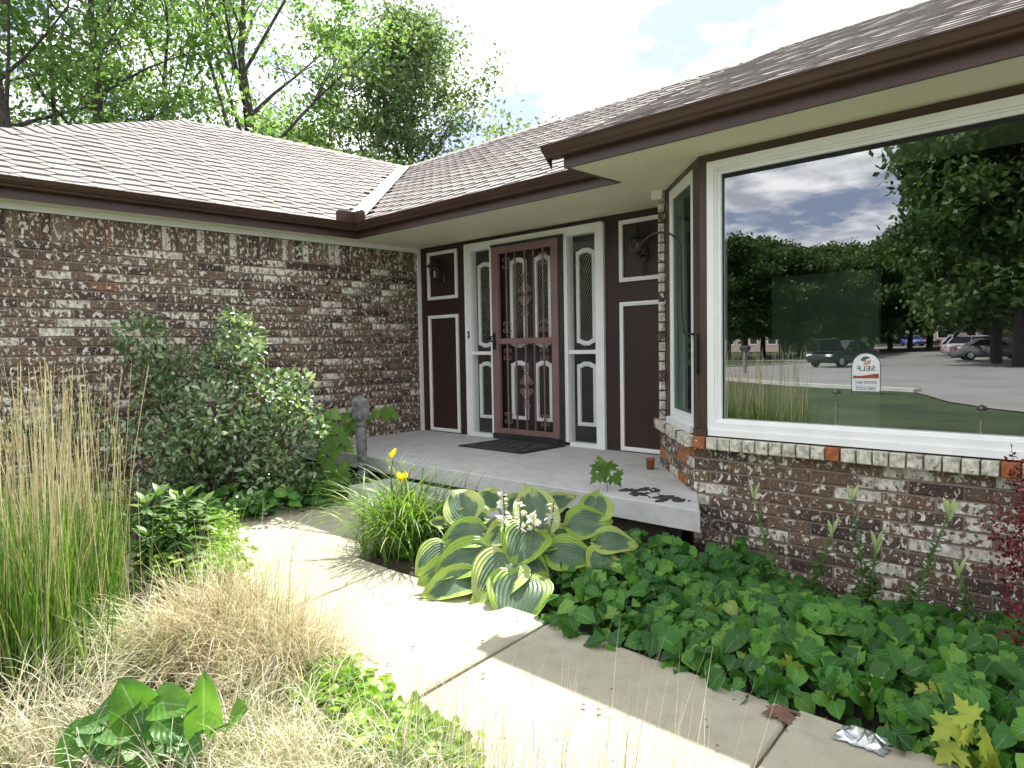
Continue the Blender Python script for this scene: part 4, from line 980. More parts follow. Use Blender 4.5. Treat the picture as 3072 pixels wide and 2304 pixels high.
# ================================================================== DAYLILY
dl = thing('daylily', 'yellow-green daylily clump with one yellow bloom at the porch step', 'daylily', loc=(3.0,-2.58,-.34))
n = 520; base = np.array([3.0,-2.58,-.34]) + rng.normal(size=(n,3))*np.array([.09,.09,.0])
az = rng.uniform(0, 2*np.pi, n)
obj('leaves', blade_mesh('leaves', M['lily_leaf'], base, az, rng.uniform(.05,.65,n), rng.uniform(.45,.82,n), rng.uniform(1.2,2.7,n), rng.uniform(.009,.017,n), seg=9), dl)['kind'] = 'stuff'
n = 34; base = np.array([3.14,-2.28,-.34]) + rng.normal(size=(n,3))*np.array([.10,.05,.0])
obj('iris_leaves', blade_mesh('iris_leaves', M['lily_dark'], base, rng.uniform(-1.2,1.6,n), rng.uniform(.05,.35,n), rng.uniform(.35,.6,n), rng.uniform(.1,1.2,n), rng.uniform(.006,.012,n), seg=6), dl)['kind'] = 'stuff'
def at_fl(u, v): return on(u, v, 'Y', -2.62)
st = MB().tube([(3.0,-2.58,-.3), at_fl(1175,1470), at_fl(1172,1420), at_fl(1180,1375)], [.006,.005,.004,.004], 5).tube([(3.02,-2.58,-.3), at_fl(1205,1470), at_fl(1207,1445)], [.006,.005,.004], 5).tube([(3.04,-2.55,-.3), at_fl(1215,1420), at_fl(1190,1385)], [.004,.004,.003], 5).build('flower_stem', M['stem_green'], dl)
def bud_profile(c, d, L, r, mat, parent, name):
    d = Vector(d).normalized(); pts = [Vector(c)+d*L*t for t in (0,.2,.45,.7,.9,1.0)]
    return MB().tube(pts, [r*.35,r*.8,r,r*.85,r*.5,r*.1], 7).build(name, mat, parent, True)
bud_profile(at_fl(1172,1372), at_fl(1186,1348)-at_fl(1172,1372), .085, .016, M['yellow_petal'], dl, 'bud')
for u, v in ((1167,1368),(1164,1384),(1169,1408),(1242,1404),(1212,1392)): bud_profile(at_fl(u,v+8), (0.05,0,1), .04, .010, M['lily_bud'], dl, 'bud')
fc = at_fl(1207,1436); pg = leaf_grid('ovate', 6, 4)
pmesh = grid_to_mesh((pg[0]*np.array([1.25,1,-1.0]), pg[1], pg[2]), 'petal', M['yellow_petal'])
flw = MB().tube([fc+Vector((0,0,-.03)), fc], [.006,.010], 6).build('flower', M['yellow_petal'], dl)
for k in range(6):
    a = k*math.pi/3; d = Vector((math.cos(a)*.8, math.sin(a)*.8, .62)); leaf_obj('petal', pmesh, flw, fc, fc+d*.06, Vector((-d.x,-d.y,1)), 1.2)

# ================================================================== VIOLETS UNDER THE BAY
vi = thing('violet_groundcover', 'dense dark green violet ground cover filling the bed under the bay window', 'ground cover', loc=(5.2,-2.1,-.5))
vg = leaf_grid('heart', 4, 4); vmesh = [grid_to_mesh((vg[0]*np.array([1,1,1+.5*i]), vg[1], vg[2]), 'leaf', M['violet_leaf']) for i in range(3)]
def canopy(x, y):
    w = max(0, min(1, (y+2.25)/.95))                       # 0 at the walk side, 1 at the wall
    xs_ = [4.2,4.55,4.9,5.25,5.6,5.95,6.6]; zs = [-.17,-.21,-.38,-.465,-.43,-.38,-.36]
    zw = float(np.interp(x, xs_, zs)); zf = -.205 + .03*math.sin(x*6)
    z = zf*(1-w)+zw*w
    if y < -2.75: z = -.205 - .075*min(1, (-2.75-y)/.25)
    return z
cand = []
n_v = 3300
while len(cand) < n_v:
    x, y = random.uniform(3.95,6.9), random.uniform(-3.06,-1.24)
    if x < 4.62 and y > -1.68: continue
    edge = 4.12 if y > -2.55 else 4.42
    if x < edge+.08*math.sin(y*11): continue
    if y < -2.93+.035*math.sin(x*9)+.02*math.sin(x*23): 
        continue
    dpt = random.random()**1.6*.13
    cand.append((x, y, canopy(x, y)-dpt+random.gauss(0,.012), dpt))
def vscore(c):
    p = proj(c[:3]); 
    if not p or p[0] > 3090 or p[1] > 2330: return 99
    return p[2]+c[3]*14
cand.sort(key=vscore)
P, Y, Nn, S = [], [], [], []
tocam = Vector((CAM.x-5.3, CAM.y+2.3, 0)).normalized()
for i, (x, y, z, dpt) in enumerate(cand):
    a = random.uniform(0, 2*math.pi); d = Vector((math.cos(a), math.sin(a), 0))*.8 + tocam*.55 + Vector((0,0,random.uniform(-.75,.05)))
    nn = Vector((random.gauss(0,.3), random.gauss(0,.3), 1)) + tocam*.45
    L = random.uniform(.036,.10)
    if i < 300: leaf_obj('leaf', random.choice(vmesh), vi, Vector((x,y,z))-d.normalized()*L*.5, Vector((x,y,z))+d.normalized()*L*.5, nn)
    else: P.append((x,y,z)); Y.append(tuple(d)); Nn.append(tuple(nn)); S.append(L)
P, Y, Nn, S = map(np.array, (P, Y, Nn, S)); Yn = norm_rows(Y)
obj('foliage', scatter_mesh('foliage', M['violet_leaf'], leaf_grid('heart', 3, 4), P-Yn*S[:,None]*.5, Y, Nn, S), vi)['kind'] = 'stuff'
# hidden stems
n = 700; bs = np.stack([rng.uniform(4.2,6.8,n), rng.uniform(-2.9,-1.3,n), np.full(n,-.52)],1)
obj('stems', blade_mesh('stems', M['stem_green'], bs, rng.uniform(0,6.28,n), rng.uniform(0,.4,n), rng.uniform(.12,.26,n), rng.uniform(0,.3,n), np.full(n,.005), seg=2), vi)['kind'] = 'stuff'

# ================================================================== LILIES AGAINST THE BRICK
def lily(buds, base, label, nb):
    b, t = on(*base, 'Y', -1.52), on(*buds, 'Y', -1.44)
    b.z = -.5 if b.z > -.5 else b.z
    th = thing('lily', label, 'lily', 'budding lilies against the bay brickwork', loc=b)
    mid = b.lerp(t, .55)+Vector((random.uniform(-.012,.012),0,.01)); path = [b, b.lerp(mid,.5), mid, mid.lerp(t,.55), t]
    MB().tube(path, [.0075,.007,.006,.005,.004], 6).build('stem', M['stem_green'], th)
    n = 150; T = rng.uniform(.0,.88,n); Pn = np.array([tuple(b.lerp(mid, float(q)/.55) if q < .55 else mid.lerp(t, (float(q)-.55)/.45)) for q in T])
    Yd = rng.normal(size=(n,3)); Yd[:,2] = np.abs(Yd[:,2])*.5+.15
    obj('leaves', scatter_mesh('leaves', M['perennial_leaf'], leaf_grid('lance', 3, 2), Pn, Yd, np.tile([0,0,1.],(n,1)), rng.uniform(.055,.10,n)*(1.25-T)), th)
    for k in range(nb):
        a = 2.1*k+.4; d = Vector((math.cos(a)*.36, math.sin(a)*.22, 1))
        bud_profile(t-Vector((0,0,.014*k)), d, random.uniform(.075,.105), .0095, M['lily_bud'], th, 'bud')
lily((2262,1492),(2352,1775),'tall budding lily nearest the porch corner, leaning left',2)
lily((2496,1602),(2420,1790),'second budding lily from the porch, leaning right with slim buds',3)
lily((2556,1500),(2598,1770),'tall dark-stemmed budding lily in the middle of the row, its two buds reaching highest there',2)
lily((2628,1640),(2614,1800),'short upright lily with three plump buds, fourth from the porch',4)
lily((2846,1540),(2700,1850),'tall budding lily with four buds, leaning right across the bricks',4)
lily((2876,1722),(2935,1905),'shortest budding lily at the right end of the row',3)

# ================================================================== MAPLE SEEDLINGS
mpm = grid_to_mesh(mg, 'leaf', M['maple_leaf']); mpy = grid_to_mesh(mg, 'leaf', M['maple_young'])
def maple(label, base, stem_pts, leaves, depth, mesh, face=.9):
    th = thing('maple_seedling', label, 'maple seedling', 'maple seedlings in the beds', loc=base)
    top = [at(u, v, depth) for u, v in stem_pts]
    MB().tube([Vector(base)]+top, [.005]+[.003]*len(top), 5).build('stem', M['stem_green'], th)
    for (u, v, spx, du, dv) in leaves:
        c = at(u, v, depth+random.uniform(-.05,.05)); L = spx*depth/FPX
        d = RT*du - UP*dv; d = d.normalized()+Vector((random.uniform(-.2,.2),random.uniform(-.2,.2),0))
        d.normalize(); leaf_obj('leaf', mesh, th, c-d*L*.4, c+d*L*.6, (CAM-c).normalized()*face+Vector((0,0,.7))+Vector((random.gauss(0,.2),random.gauss(0,.2),0)), 1.15)
    return th
maple('bright maple seedling between the shrub and the wooden post', (1.05,-1.95,-.34), [(1000,1480),(1008,1400),(1000,1300)],
      [(1000,1290,62,-.4,.6),(1032,1318,58,.6,.7),(980,1270,55,-.7,-.1),(1045,1340,52,.7,.6),(1005,1352,66,.0,1),(1015,1420,70,.1,1),(1035,1405,50,.6,.8),(1003,1455,62,-.1,1),(960,1300,60,-.8,.3),(985,1330,60,-.5,.8),(975,1400,66,-.4,.9),(955,1360,60,-.7,.6),(1040,1440,44,.7,.7),(1000,1240,50,.2,-.6)], 5.75, mpm)
maple('slender maple seedling rising behind the hosta in front of the porch slab', (4.02,-1.78,-.36), [(1828,1540),(1822,1460),(1812,1395)],
      [(1812,1410,72,0,1),(1784,1432,46,-.6,.8),(1852,1436,56,.5,.9),(1800,1385,36,-.3,.4),(1858,1508,62,.5,.9),(1802,1500,58,-.5,.9),(1856,1562,54,.3,1)], 4.62, mpm, 1.2)
maple('yellow-green maple seedling in the ground cover beside the walkway corner', (6.10,-2.75,-.42), [(2900,2260),(2898,2180),(2895,2140)],
      [(2900,2135,92,-.2,-.5),(2915,2195,96,.5,.6),(2838,2185,98,-.8,.4),(2965,2225,100,.8,.7),(2842,2255,104,-.7,.8),(2905,2292,112,.1,1),(2990,2290,96,.6,.8)], 2.04, mpy)
maple('small pale maple seedling in the middle of the ground cover', (5.62,-2.55,-.40), [(2625,2120),(2620,2080)],
      [(2612,2065,66,-.7,.3),(2640,2098,58,.3,.9),(2632,2040,46,.7,-.3)], 2.42, mpy)
maple('tiny pale maple seedling in the ground cover, just below the short lilies', (5.83,-2.45,-.40), [(2790,2110),(2785,2075)],
      [(2765,2065,52,-.8,.2),(2805,2068,50,.8,.3)], 2.38, mpy)
maple('single-leaved pale maple seedling near the walkway edge of the ground cover', (5.35,-2.62,-.40), [(2372,2030),(2368,2000)], [(2370,2003,64,0,.9),(2366,1975,30,-.4,-.6)], 2.56, mpy)

# ================================================================== BARBERRY
bb = thing('barberry_bush', 'dark red barberry bush at the right edge of the bed', 'barberry', loc=(6.2,-1.6,-.5))
sm = MB(); P = []
for (u0,v0,u1,v1,y_) in ((3072,1700,3035,1345,-1.36),(3060,1800,2985,1480,-1.40),(3080,1750,2958,1560,-1.40),(3075,1760,3050,1560,-1.38),(3090,1850,2975,1700,-1.45),(3090,2100,3025,1880,-1.95),(3090,2130,3030,2040,-2.05),(3100,2000,3040,1800,-1.8),(3110,1900,3060,1650,-1.5),(3090,1650,3066,1400,-1.36)):
    a, b = on(u0,v0,'Y',y_), on(u1,v1,'Y',y_); a0 = Vector((6.25,-1.6,-.5)); sm.tube([a0, a, a.lerp(b,.5)+Vector((.01,.01,0)), b], [.005,.004,.003,.0015], 4)
    for k in range(75):
        q = random.random()**.8; P.append(tuple(a.lerp(b,q)+Vector((random.gauss(0,.022),random.gauss(0,.012),random.gauss(0,.022)))))
sm.build('stems', M['brown_leaf'], bb)
P = np.array(P); n = len(P)
obj('foliage', scatter_mesh('foliage', M['barberry'], leaf_grid('ovate', 2, 2), P, rng.normal(size=(n,3)), rng.normal(size=(n,3))+np.array([0,-.6,.6]), rng.uniform(.016,.032,n)), bb)

# ================================================================== SHRUBS, GRASSES AND PERENNIALS
def branchy(parent, root, tips, mat, r0=.012, name='branches'):
    mb = MB()
    for t in tips:
        t = Vector(t); root_ = Vector(root); m1 = root_.lerp(t, .45)+Vector((random.gauss(0,.04),random.gauss(0,.04),.05))
        mb.tube([root_, m1, t], [r0, r0*.6, r0*.2], 5)
    return mb.build(name, mat, parent)
def leafy(n, centers, radii, grid, size, outbias=1.0, zsq=1.0):
    """leaves in ellipsoidal clumps, pointing outwards"""
    P, Y, Nn = [], [], []
    w = np.array([r_**2 for r_ in radii]); w = w/w.sum(); idx = rng.choice(len(centers), n, p=w)
    for i in idx:
        d = rng.normal(size=3); d /= np.linalg.norm(d); rr = radii[i]*rng.random()**.38
        p = np.array(centers[i]) + d*rr*np.array([1,1,zsq]); P.append(p)
        Y.append(d*outbias + rng.normal(size=3)*.7 + np.array([0,0,.15])); Nn.append(np.array([.45,-.38,1.0])+rng.normal(size=3)*.5+d*.25)
    return np.array(P), np.array(Y), np.array(Nn), rng.uniform(.7,1.25,n)*size
sh = thing('shrub', 'large shrub with small glossy grey-green leaves growing against the left brick wall', 'shrub', loc=(.75,-2.8,-.35))
SC = [(430,1010,95),(370,1080,60),(560,1120,110),(720,1010,85),(690,1090,110),(500,1210,110),(640,1250,130),(800,1180,100),(880,1170,80),(860,1290,110),(740,1340,130),(600,1380,120),(930,1400,90),(820,1440,120),(660,1470,120),(520,1330,100),(900,1500,70),(760,1540,80),(440,1120,60),(900,1230,70),(960,1290,40),(560,1500,90),(480,1450,80),(690,960,45),(760,1050,55)]
cen, rad = [], []
for (u, v, r_) in SC:
    dp = 5.80 + random.uniform(-.28,.20) - .0005*(v-1200) + .0006*(700-u)*.35
    cen.append(tuple(at(u, v, dp))); rad.append(r_*dp/FPX*.82)
g_ = leaf_grid('ovate', 3, 2); g_ = (g_[0]*np.array([.8,1,1]), g_[1], g_[2])
obj('foliage', scatter_mesh('foliage', M['shrub_leaf'], g_, *leafy(5600, cen, rad, g_, .062)), sh)['kind'] = 'stuff'
branchy(sh, (.80,-2.75,-.35), cen, M['bark'], .016)
# stray sprigs in front of the wall and a low wall shrub behind the grass
sp2 = thing('wall_shrub', 'thin leafy shrub showing behind the tall grass at the left brick wall', 'shrub', loc=(.5,-3.9,-.35))
cen2 = [tuple(at(u, v, 5.35)) for u, v in ((40,1290),(130,1280),(220,1290),(300,1270),(370,1300),(240,1240),(60,1330),(330,1350),(160,1350),(430,1330))]
obj('foliage', scatter_mesh('foliage', M['shrub_leaf'], g_, *leafy(420, cen2, [.11]*10, g_, .06)), sp2)
branchy(sp2, (.55,-3.9,-.35), cen2, M['bark'], .010)
# low dark understory below the shrub
us = thing('ivy_patch', 'low dark ivy in the shade at the foot of the large shrub', 'ivy', loc=(1.2,-2.6,-.34))
P = np.array([(random.uniform(.5,1.72), random.uniform(-3.2,-1.75), 0) for _ in range(700)]); P = P[(P[:,0] < 1.62+.0*P[:,1]) & (P[:,1] < -1.7)]
P[:,2] = -.33 + rng.random(len(P))*.20
n = len(P); obj('foliage', scatter_mesh('foliage', M['violet_leaf'], leaf_grid('heart',3,4), P, rng.normal(size=(n,3))*np.array([1,1,.3])+np.array([.4,-.4,-.2]), rng.normal(size=(n,3))*.4+np.array([.3,-.4,1]), rng.uniform(.06,.11,n)), us)['kind'] = 'stuff'
# vine sprig on the brick behind the post
vn = thing('vine', 'green heart-leaved vine climbing the brick behind the wooden post', 'vine', loc=(.25,-1.4,0))
hv = grid_to_mesh(leaf_grid('heart',4,4), 'leaf', M['maple_leaf'])
mbv = MB().tube([at(1040,1330,6.5), at(1060,1270,6.6), at(1110,1250,6.65), at(1165,1245,6.7), at(1195,1248,6.7)], .004, 4); mbv.build('stem', M['stem_green'], vn)
for (u,v,s_,du,dv) in ((1163,1245,44,0,1),(1190,1250,22,.6,.6),(1125,1245,30,-.5,.6),(1065,1260,40,-.4,1),(1050,1290,44,.3,1),(1075,1285,36,.6,.8),(1035,1255,34,-.6,.2),(1100,1262,24,.1,1)):
    c = at(u,v,6.62); L = s_*6.62/FPX; d = RT*du-UP*dv; d.normalize(); leaf_obj('leaf', hv, vn, c-d*L*.5, c+d*L*.5, (CAM-c).normalized()+Vector((0,0,.3)))
# leafy perennial (phlox-like whorls)
pe_ = thing('leafy_perennial', 'upright green perennial with whorls of narrow leaves left of the walkway', 'perennial', loc=(2.35,-3.72,-.34))
lg = leaf_grid('lance', 4, 2); lg = (lg[0]*np.array([1.7,1,1]), lg[1], lg[2]); P, Y, Nn, S = [], [], [], []; sm = MB()
for (u, v, dp) in ((430,1500,3.95),(530,1480,4.0),(560,1470,3.92),(500,1560,3.85),(590,1540,3.9),(440,1600,3.8),(545,1590,3.75),(620,1500,4.1),(480,1480,4.1),(400,1560,3.9),(580,1640,3.7)):
    t = at(u, v, dp); b = Vector((t.x+random.uniform(-.05,.05), t.y+random.uniform(-.05,.05), -.34)); sm.tube([b, t], [.005,.003], 5)
    for k in range(66):
        q = random.random()**.7; p = b.lerp(t, q); a = random.uniform(0,6.28)
        P.append(tuple(p)); Y.append((math.cos(a), math.sin(a), .15+.9*(q > .9)+random.uniform(-.2,.3))); Nn.append((0,0,1)); S.append(random.uniform(.07,.13)*(1.0 if q < .92 else .8))
obj('leaves', scatter_mesh('leaves', M['perennial_leaf'], lg, *map(np.array, (P, Y, Nn, S))), pe_); sm.build('stems', M['stem_green'], pe_)
# bright ground covers along the walk
def cover(name, label, pts, n, zr, size, mat, grid, spread):
    th = thing(name, label, 'ground cover', loc=Vector(pts[0]))
    ci = rng.integers(0, len(pts), n); P = np.array(pts)[ci] + rng.normal(size=(n,3))*spread; P[:,2] = np.array(pts)[ci][:,2] + rng.random(n)**.8*zr
    obj('foliage', scatter_mesh('foliage', mat, grid, P, rng.normal(size=(n,3))*np.array([1,1,.4]), rng.normal(size=(n,3))*.45+np.array([.2,-.3,1]), rng.uniform(.6,1.2,n)*size), th)['kind'] = 'stuff'
    return th
cover('creeping_groundcover', 'bright lime-green creeping plant at the left bend of the walkway', [tuple(on(u,v,'Z',-.34)) for u,v in ((560,1690),(590,1720),(610,1740),(560,1740),(600,1690),(640,1760),(590,1770),(540,1770),(630,1790),(560,1810),(570,1650),(600,1660),(620,1650),(655,1640),(520,1700),(500,1760),(660,1800),(640,1700),(650,1730),(670,1770))], 4200, .24, .05, M['bright_leaf'], g_, np.array([.09,.07,0]))
cover('creeping_vine', 'bright green trailing plant at the lower edge of the walkway', [tuple(on(u,v,'Z',-.34)) for u,v in ((960,2050),(1000,2090),(1050,2120),(1090,2160),(1130,2210),(1180,2240),(1230,2270),(1290,2290),(1340,2320),(980,2130),(1050,2190),(1120,2260),(1200,2310))], 1500, .10, .042, M['bright_leaf'], leaf_grid('heart',3,4), np.array([.055,.055,0]))
cover('low_groundcover', 'small dark round-leaved plants under the daylily', [tuple(on(u,v,'Z',-.34)) for u,v in ((1230,1680),(1250,1650),(1280,1640),(1220,1640))], 160, .14, .06, M['violet_leaf'], leaf_grid('heart',3,4), np.array([.06,.05,0]))
# broad-leaved plant, front left
bp = thing('broad_leaf_plant', 'large-leaved green plant in the dry grass at the lower left', 'plant', loc=(4.25,-4.5,-.34))
bm_ = grid_to_mesh(leaf_grid('heart', 7, 6), 'leaf', M['broad_leaf']); sm = MB(); rt_ = Vector((4.27,-4.50,-.34))
for (u0,v0,u1,v1,w) in ((420,2160,365,2050,.95),(470,2110,570,2110,.75),(400,2100,270,2150,.75),(330,2190,430,2230,.7),(430,2130,420,2220,.75),(450,2150,540,2210,.85),(260,2180,150,2300,.62),(300,2170,210,2185,.7),(270,2200,300,2270,.8),(610,2190,612,2040,.55),(400,2250,470,2320,.8),(500,2240,580,2290,.7),(350,2250,330,2330,.8),(240,2260,170,2330,.7),(690,2170,720,2120,1.0),(380,2290,450,2360,.9),(520,2190,600,2250,.7)):
    b, t = at(u0,v0,2.16), at(u1,v1,2.10); c = (b+t)/2
    leaf_obj('leaf', bm_, bp, b, t, (CAM-c).normalized()*.8+Vector((random.gauss(0,.25),random.gauss(0,.25),.8)), w); sm.tube([rt_, (rt_+b)/2+Vector((0,0,.03)), b], .004, 5)
sm.build('stems', M['stem_green'], bp)
# young yellow sprig
ys_ = thing('yellow_sprig', 'yellow-green leafy sprig between the dry grass and the trailing plant', 'plant', loc=(4.35,-4.05,-.34))
P = np.array([tuple(at(u+random.gauss(0,22), v+random.gauss(0,30), 2.72)) for u, v in ((960,2060),(985,2100),(1010,2130),(945,2120)) for _ in range(9)])
n = len(P); obj('foliage', scatter_mesh('foliage', M['maple_young'], leaf_grid('ovate',4,4), P, rng.normal(size=(n,3)), rng.normal(size=(n,3))*.4+np.array([.4,-.4,1]), rng.uniform(.05,.085,n)), ys_)
MB().tube([(4.35,-4.05,-.34), at(975,2130,2.72), at(960,2060,2.72)], .003, 4).build('stem', M['stem_green'], ys_)
# tall feather reed grass, left
rg = thing('tall_reed_grass', 'tall clump of feather reed grass with straw-coloured plumes at the left edge', 'ornamental grass', loc=(3.1,-4.45,-.34))
RC = np.array([[3.42,-4.66],[3.15,-4.55],[2.95,-4.40],[2.78,-4.30],[3.4,-4.95],[2.7,-4.6],[2.55,-4.45],[3.0,-4.9]])
n = 3000; ctr = RC[rng.integers(0,8,n)]
bs = np.concatenate([ctr+rng.normal(size=(n,2))*.09, np.full((n,1),-.35)],1)
obj('blades', blade_mesh('blades', M['reed_green'], bs, rng.uniform(0,6.28,n), np.abs(rng.normal(0,.11,n)), rng.uniform(.30,.80,n), rng.uniform(.0,.7,n), rng.uniform(.004,.009,n), seg=7, rbias=(0,.97)), rg)['kind'] = 'stuff'
n = 380; ctr = RC[rng.integers(0,8,n)]
bs = np.concatenate([ctr+rng.normal(size=(n,2))*.10, np.full((n,1),-.35)],1)
v1, f1_, r1_ = blades(bs, rng.uniform(0,6.28,n), np.abs(rng.normal(0,.085,n)), rng.uniform(.62,1.30,n), rng.uniform(-.05,.16,n), rng.uniform(.0022,.0042,n), seg=7, taper=False)
obj('straw_stems', np_mesh('straw_stems', v1, f1_, M['reed_straw'], attr=r1_), rg)['kind'] = 'stuff'
tips = v1.reshape(n, 8, 2, 3)[:, -1].mean(1); t0 = v1.reshape(n, 8, 2, 3)[:, -2].mean(1)
sel = rng.random(n) < .6; k = 10; q = rng.random((sel.sum(), k, 1))
P = (t0[sel][:,None]*(1-q) + tips[sel][:,None]*q).reshape(-1,3); Yd = np.repeat(tips[sel]-t0[sel], k, 0); m_ = len(P)
obj('plumes', scatter_mesh('plumes', M['reed_straw'], leaf_grid('lance',2,2), P, norm_rows(Yd)+rng.normal(size=(m_,3))*.10, rng.normal(size=(m_,3)), rng.uniform(.014,.026,m_)), rg)['kind'] = 'stuff'
# fine dry sedge mounds and loose straw
def mound(label, x, y, n, L, mat, rb=(0,1), w=(.0022,.0055), lean=(.05,1.3), cv=(.6,3.2), sp_=.09, name='dry_grass_mound'):
    th = thing(name, label, 'ornamental grass', 'dry grass mounds in the front bed', loc=(x,y,-.35))
    bs = np.stack([rng.normal(x,sp_,n), rng.normal(y,sp_,n), np.full(n,-.35)],1)
    obj('blades', blade_mesh('blades', mat, bs, rng.uniform(0,6.28,n), rng.uniform(*lean,n), rng.uniform(*L,n), rng.uniform(*cv,n), rng.uniform(*w,n), seg=7, rbias=rb), th)['kind'] = 'stuff'
    return th
ST, SP = M['sedge_tan'], M['sedge_pale']
mound('large golden mound of fine dry grass beside the walkway bend', 3.62,-4.00, 2600, (.28,.55), ST, (0,.8), sp_=.12, lean=(.02,1.05), cv=(.5,2.9))
mound('golden dry grass mound touching the walkway, right of the large one', 4.00,-3.92, 1700, (.22,.45), ST, (.1,1), sp_=.10, lean=(.02,1.0))
mound('pale dry grass mound at the lower left corner', 3.92,-4.78, 800, (.25,.5), SP, (0,.7), sp_=.15)
mound('pale dry grass mound around the broad-leaved plant', 4.34,-4.24, 1000, (.18,.34), SP, (0,1), sp_=.15)
mound('greenish dry grass mound at the bottom edge below the trailing plant', 4.66,-4.26, 1500, (.16,.30), SP, (.3,1), sp_=.14)
mound('short straw grass between the tall reeds and the golden mound', 3.35,-4.28, 800, (.22,.42), SP, (.5,1), sp_=.12)
mound('pale grass mound at the bottom edge under the seed stalks', 5.02,-4.12, 1300, (.16,.32), SP, (0,.9), sp_=.12)
def stalks(label, x0, x1, y0, y1, n, L):
    th = thing('seed_stalks', label, 'grass stalks', loc=((x0+x1)/2,(y0+y1)/2,-.34))
    bs = np.stack([rng.uniform(x0,x1,n), rng.uniform(y0,y1,n), np.full(n,-.34)],1)
    obj('stalk_blades', blade_mesh('stalk_blades', SP, bs, rng.normal(.7,.9,n), np.abs(rng.normal(.12,.16,n)), rng.uniform(*L,n), rng.uniform(-.1,.5,n), rng.uniform(.0018,.003,n), seg=6, rbias=(0,.6)), th)['kind'] = 'stuff'
stalks('thin pale seed stalks rising in front of the walkway at the bottom centre', 4.8,5.75,-4.05,-3.84, 300, (.22,.50))
stalks('few tall pale seed stalks crossing the shaded walkway near the bottom', 5.40,5.85,-3.95,-3.78, 46, (.40,.64))
stalks('wispy stalks standing above the golden mounds against the bright walkway', 3.3,4.1,-4.1,-3.85, 120, (.5,.75))

# ================================================================== TREES
def tree(label, base, H, prof, nl, nleaf, lsize, mat, tr=.16, lean=(0,0), t0=.22, up=.75, group=None, sub=5, spread=.30, name='tree', cat='tree'):
    """prof(t) -> crown radius at relative height t"""
    base = Vector(base); th = thing(name, label, cat, group, loc=base); mb = MB()
    tp = [base+Vector((lean[0]*q*q*H+random.gauss(0,.05)*H*.08*(q > 0), lean[1]*q*q*H+random.gauss(0,.05)*H*.08*(q > 0), H*q)) for q in [i/9 for i in range(10)]]
    mb.tube(tp, [tr*(1.15-1.05*i/9) for i in range(10)], 8)
    def trunk(q): f_ = q*9; i = min(8, int(f_)); return tp[i].lerp(tp[i+1], f_-i)
    clumps = []
    for i in range(nl):
        q = t0+(1-t0)*((i+.5)/nl)**.9*.97; p = trunk(q); az = i*2.399+random.uniform(-.5,.5); R_ = prof(q)*random.uniform(.75,1.12)
        e0 = up*random.uniform(.7,1.25); pts = [p]; d = Vector((math.cos(az)*math.cos(e0), math.sin(az)*math.cos(e0), math.sin(e0)))
        L = R_/max(.35, math.cos(e0)); 
        for k in range(4):
            d = (d+Vector((random.gauss(0,.13),random.gauss(0,.13),random.gauss(.02,.10)))).normalized(); pts.append(pts[-1]+d*L/4)
        r0 = tr*(1.1-q)*.55; mb.tube(pts, [r0,r0*.7,r0*.5,r0*.33,r0*.14], 6)
        for k in range(sub):
            s_ = random.uniform(.3,1.0)*3.99; i0 = int(s_); a = pts[i0].lerp(pts[i0+1], s_-i0)
            dd = (d*.5+Vector((random.gauss(0,1),random.gauss(0,1),random.gauss(.25,.6))).normalized()).normalized(); Ls = R_*random.uniform(.25,.5)
            b = a+dd*Ls; mb.tube([a, a.lerp(b,.5)+Vector((0,0,random.uniform(-.05,.08)*Ls)), b], [r0*.3,r0*.2,r0*.07], 4)
            clumps += [(b, 1.0), (a.lerp(b,.55), .7)]
        clumps.append((pts[-1], 1.0))
    mb.build('trunk', M['bark'], th)
    cw_ = np.array([c[1] for c in clumps]); ci = rng.choice(len(clumps), nleaf, p=cw_/cw_.sum()); cp = np.array([tuple(c[0]) for c in clumps])
    sg = spread*np.mean([prof(.5)])*.55
    # each clump flattened, leaves a little drooping
    P = cp[ci] + rng.normal(size=(nleaf,3))*sg*np.array([1,1,.62])
    v, f_ = diamonds(P, lsize, nbias=(0,0,.7)); rr = np.clip(rng.normal(.45,.22,nleaf)+ (rng.random(len(clumps))-.5)[ci]*.5, 0, .999)
    obj('crown', np_mesh('crown', v, f_, mat, attr=np.repeat(rr,4)), th)
    return th
def gp(u, r):
    d = ray(u, 1045); d.z = 0; d.normalize(); return Vector((CAM.x+d.x*r, CAM.y+d.y*r, -.62))
GB = 'trees behind the house'
oval = lambda m: (lambda q: m*max(.15, math.sin(math.pi*min(.97,(q-.12)/.9))**.6 if q > .12 else .15))
pyr = lambda m: (lambda q: m*max(.10, 1.05-q)*min(1,(q-.05)*4+.3))
TL, TD = M['tree_leaf'], M['tree_leaf_dark']
tA = tree('broad leafy tree at the far left behind the roof, trunk leaning left', gp(95,17.5), 12.5, oval(3.0), 20, 15000, .085, TL, .17, (-.05,-.06), group=GB, spread=.20)
tB = tree('straight-trunked leafy tree behind the left roof ridge', gp(330,19), 14, oval(2.8), 22, 14500, .085, TL, .16, (.0,.0), group=GB, spread=.19)
tC = tree('slim tree with several stems left of the bare-branched tree', gp(505,22), 13.5, oval(2.5), 18, 8500, .088, TL, .12, (.02,.02), .2, 1.0, group=GB, spread=.20)
tD = tree('tall open tree with bare forking branches behind the middle of the roof', gp(765,19), 13.5, oval(3.2), 18, 9500, .08, TL, .20, (-.02,.0), .28, 1.0, group=GB, sub=6, spread=.17)
tE = tree('dense dark pyramidal tree where the two roofs meet', gp(1245,21), 11.2, lambda q: 5.6*max(.05, 1.03-q)**.9*min(1,(q-.05)*4+.3), 54, 27000, .085, TD, .15, (.01,.0), .12, .55, group=GB, spread=.17, sub=7)
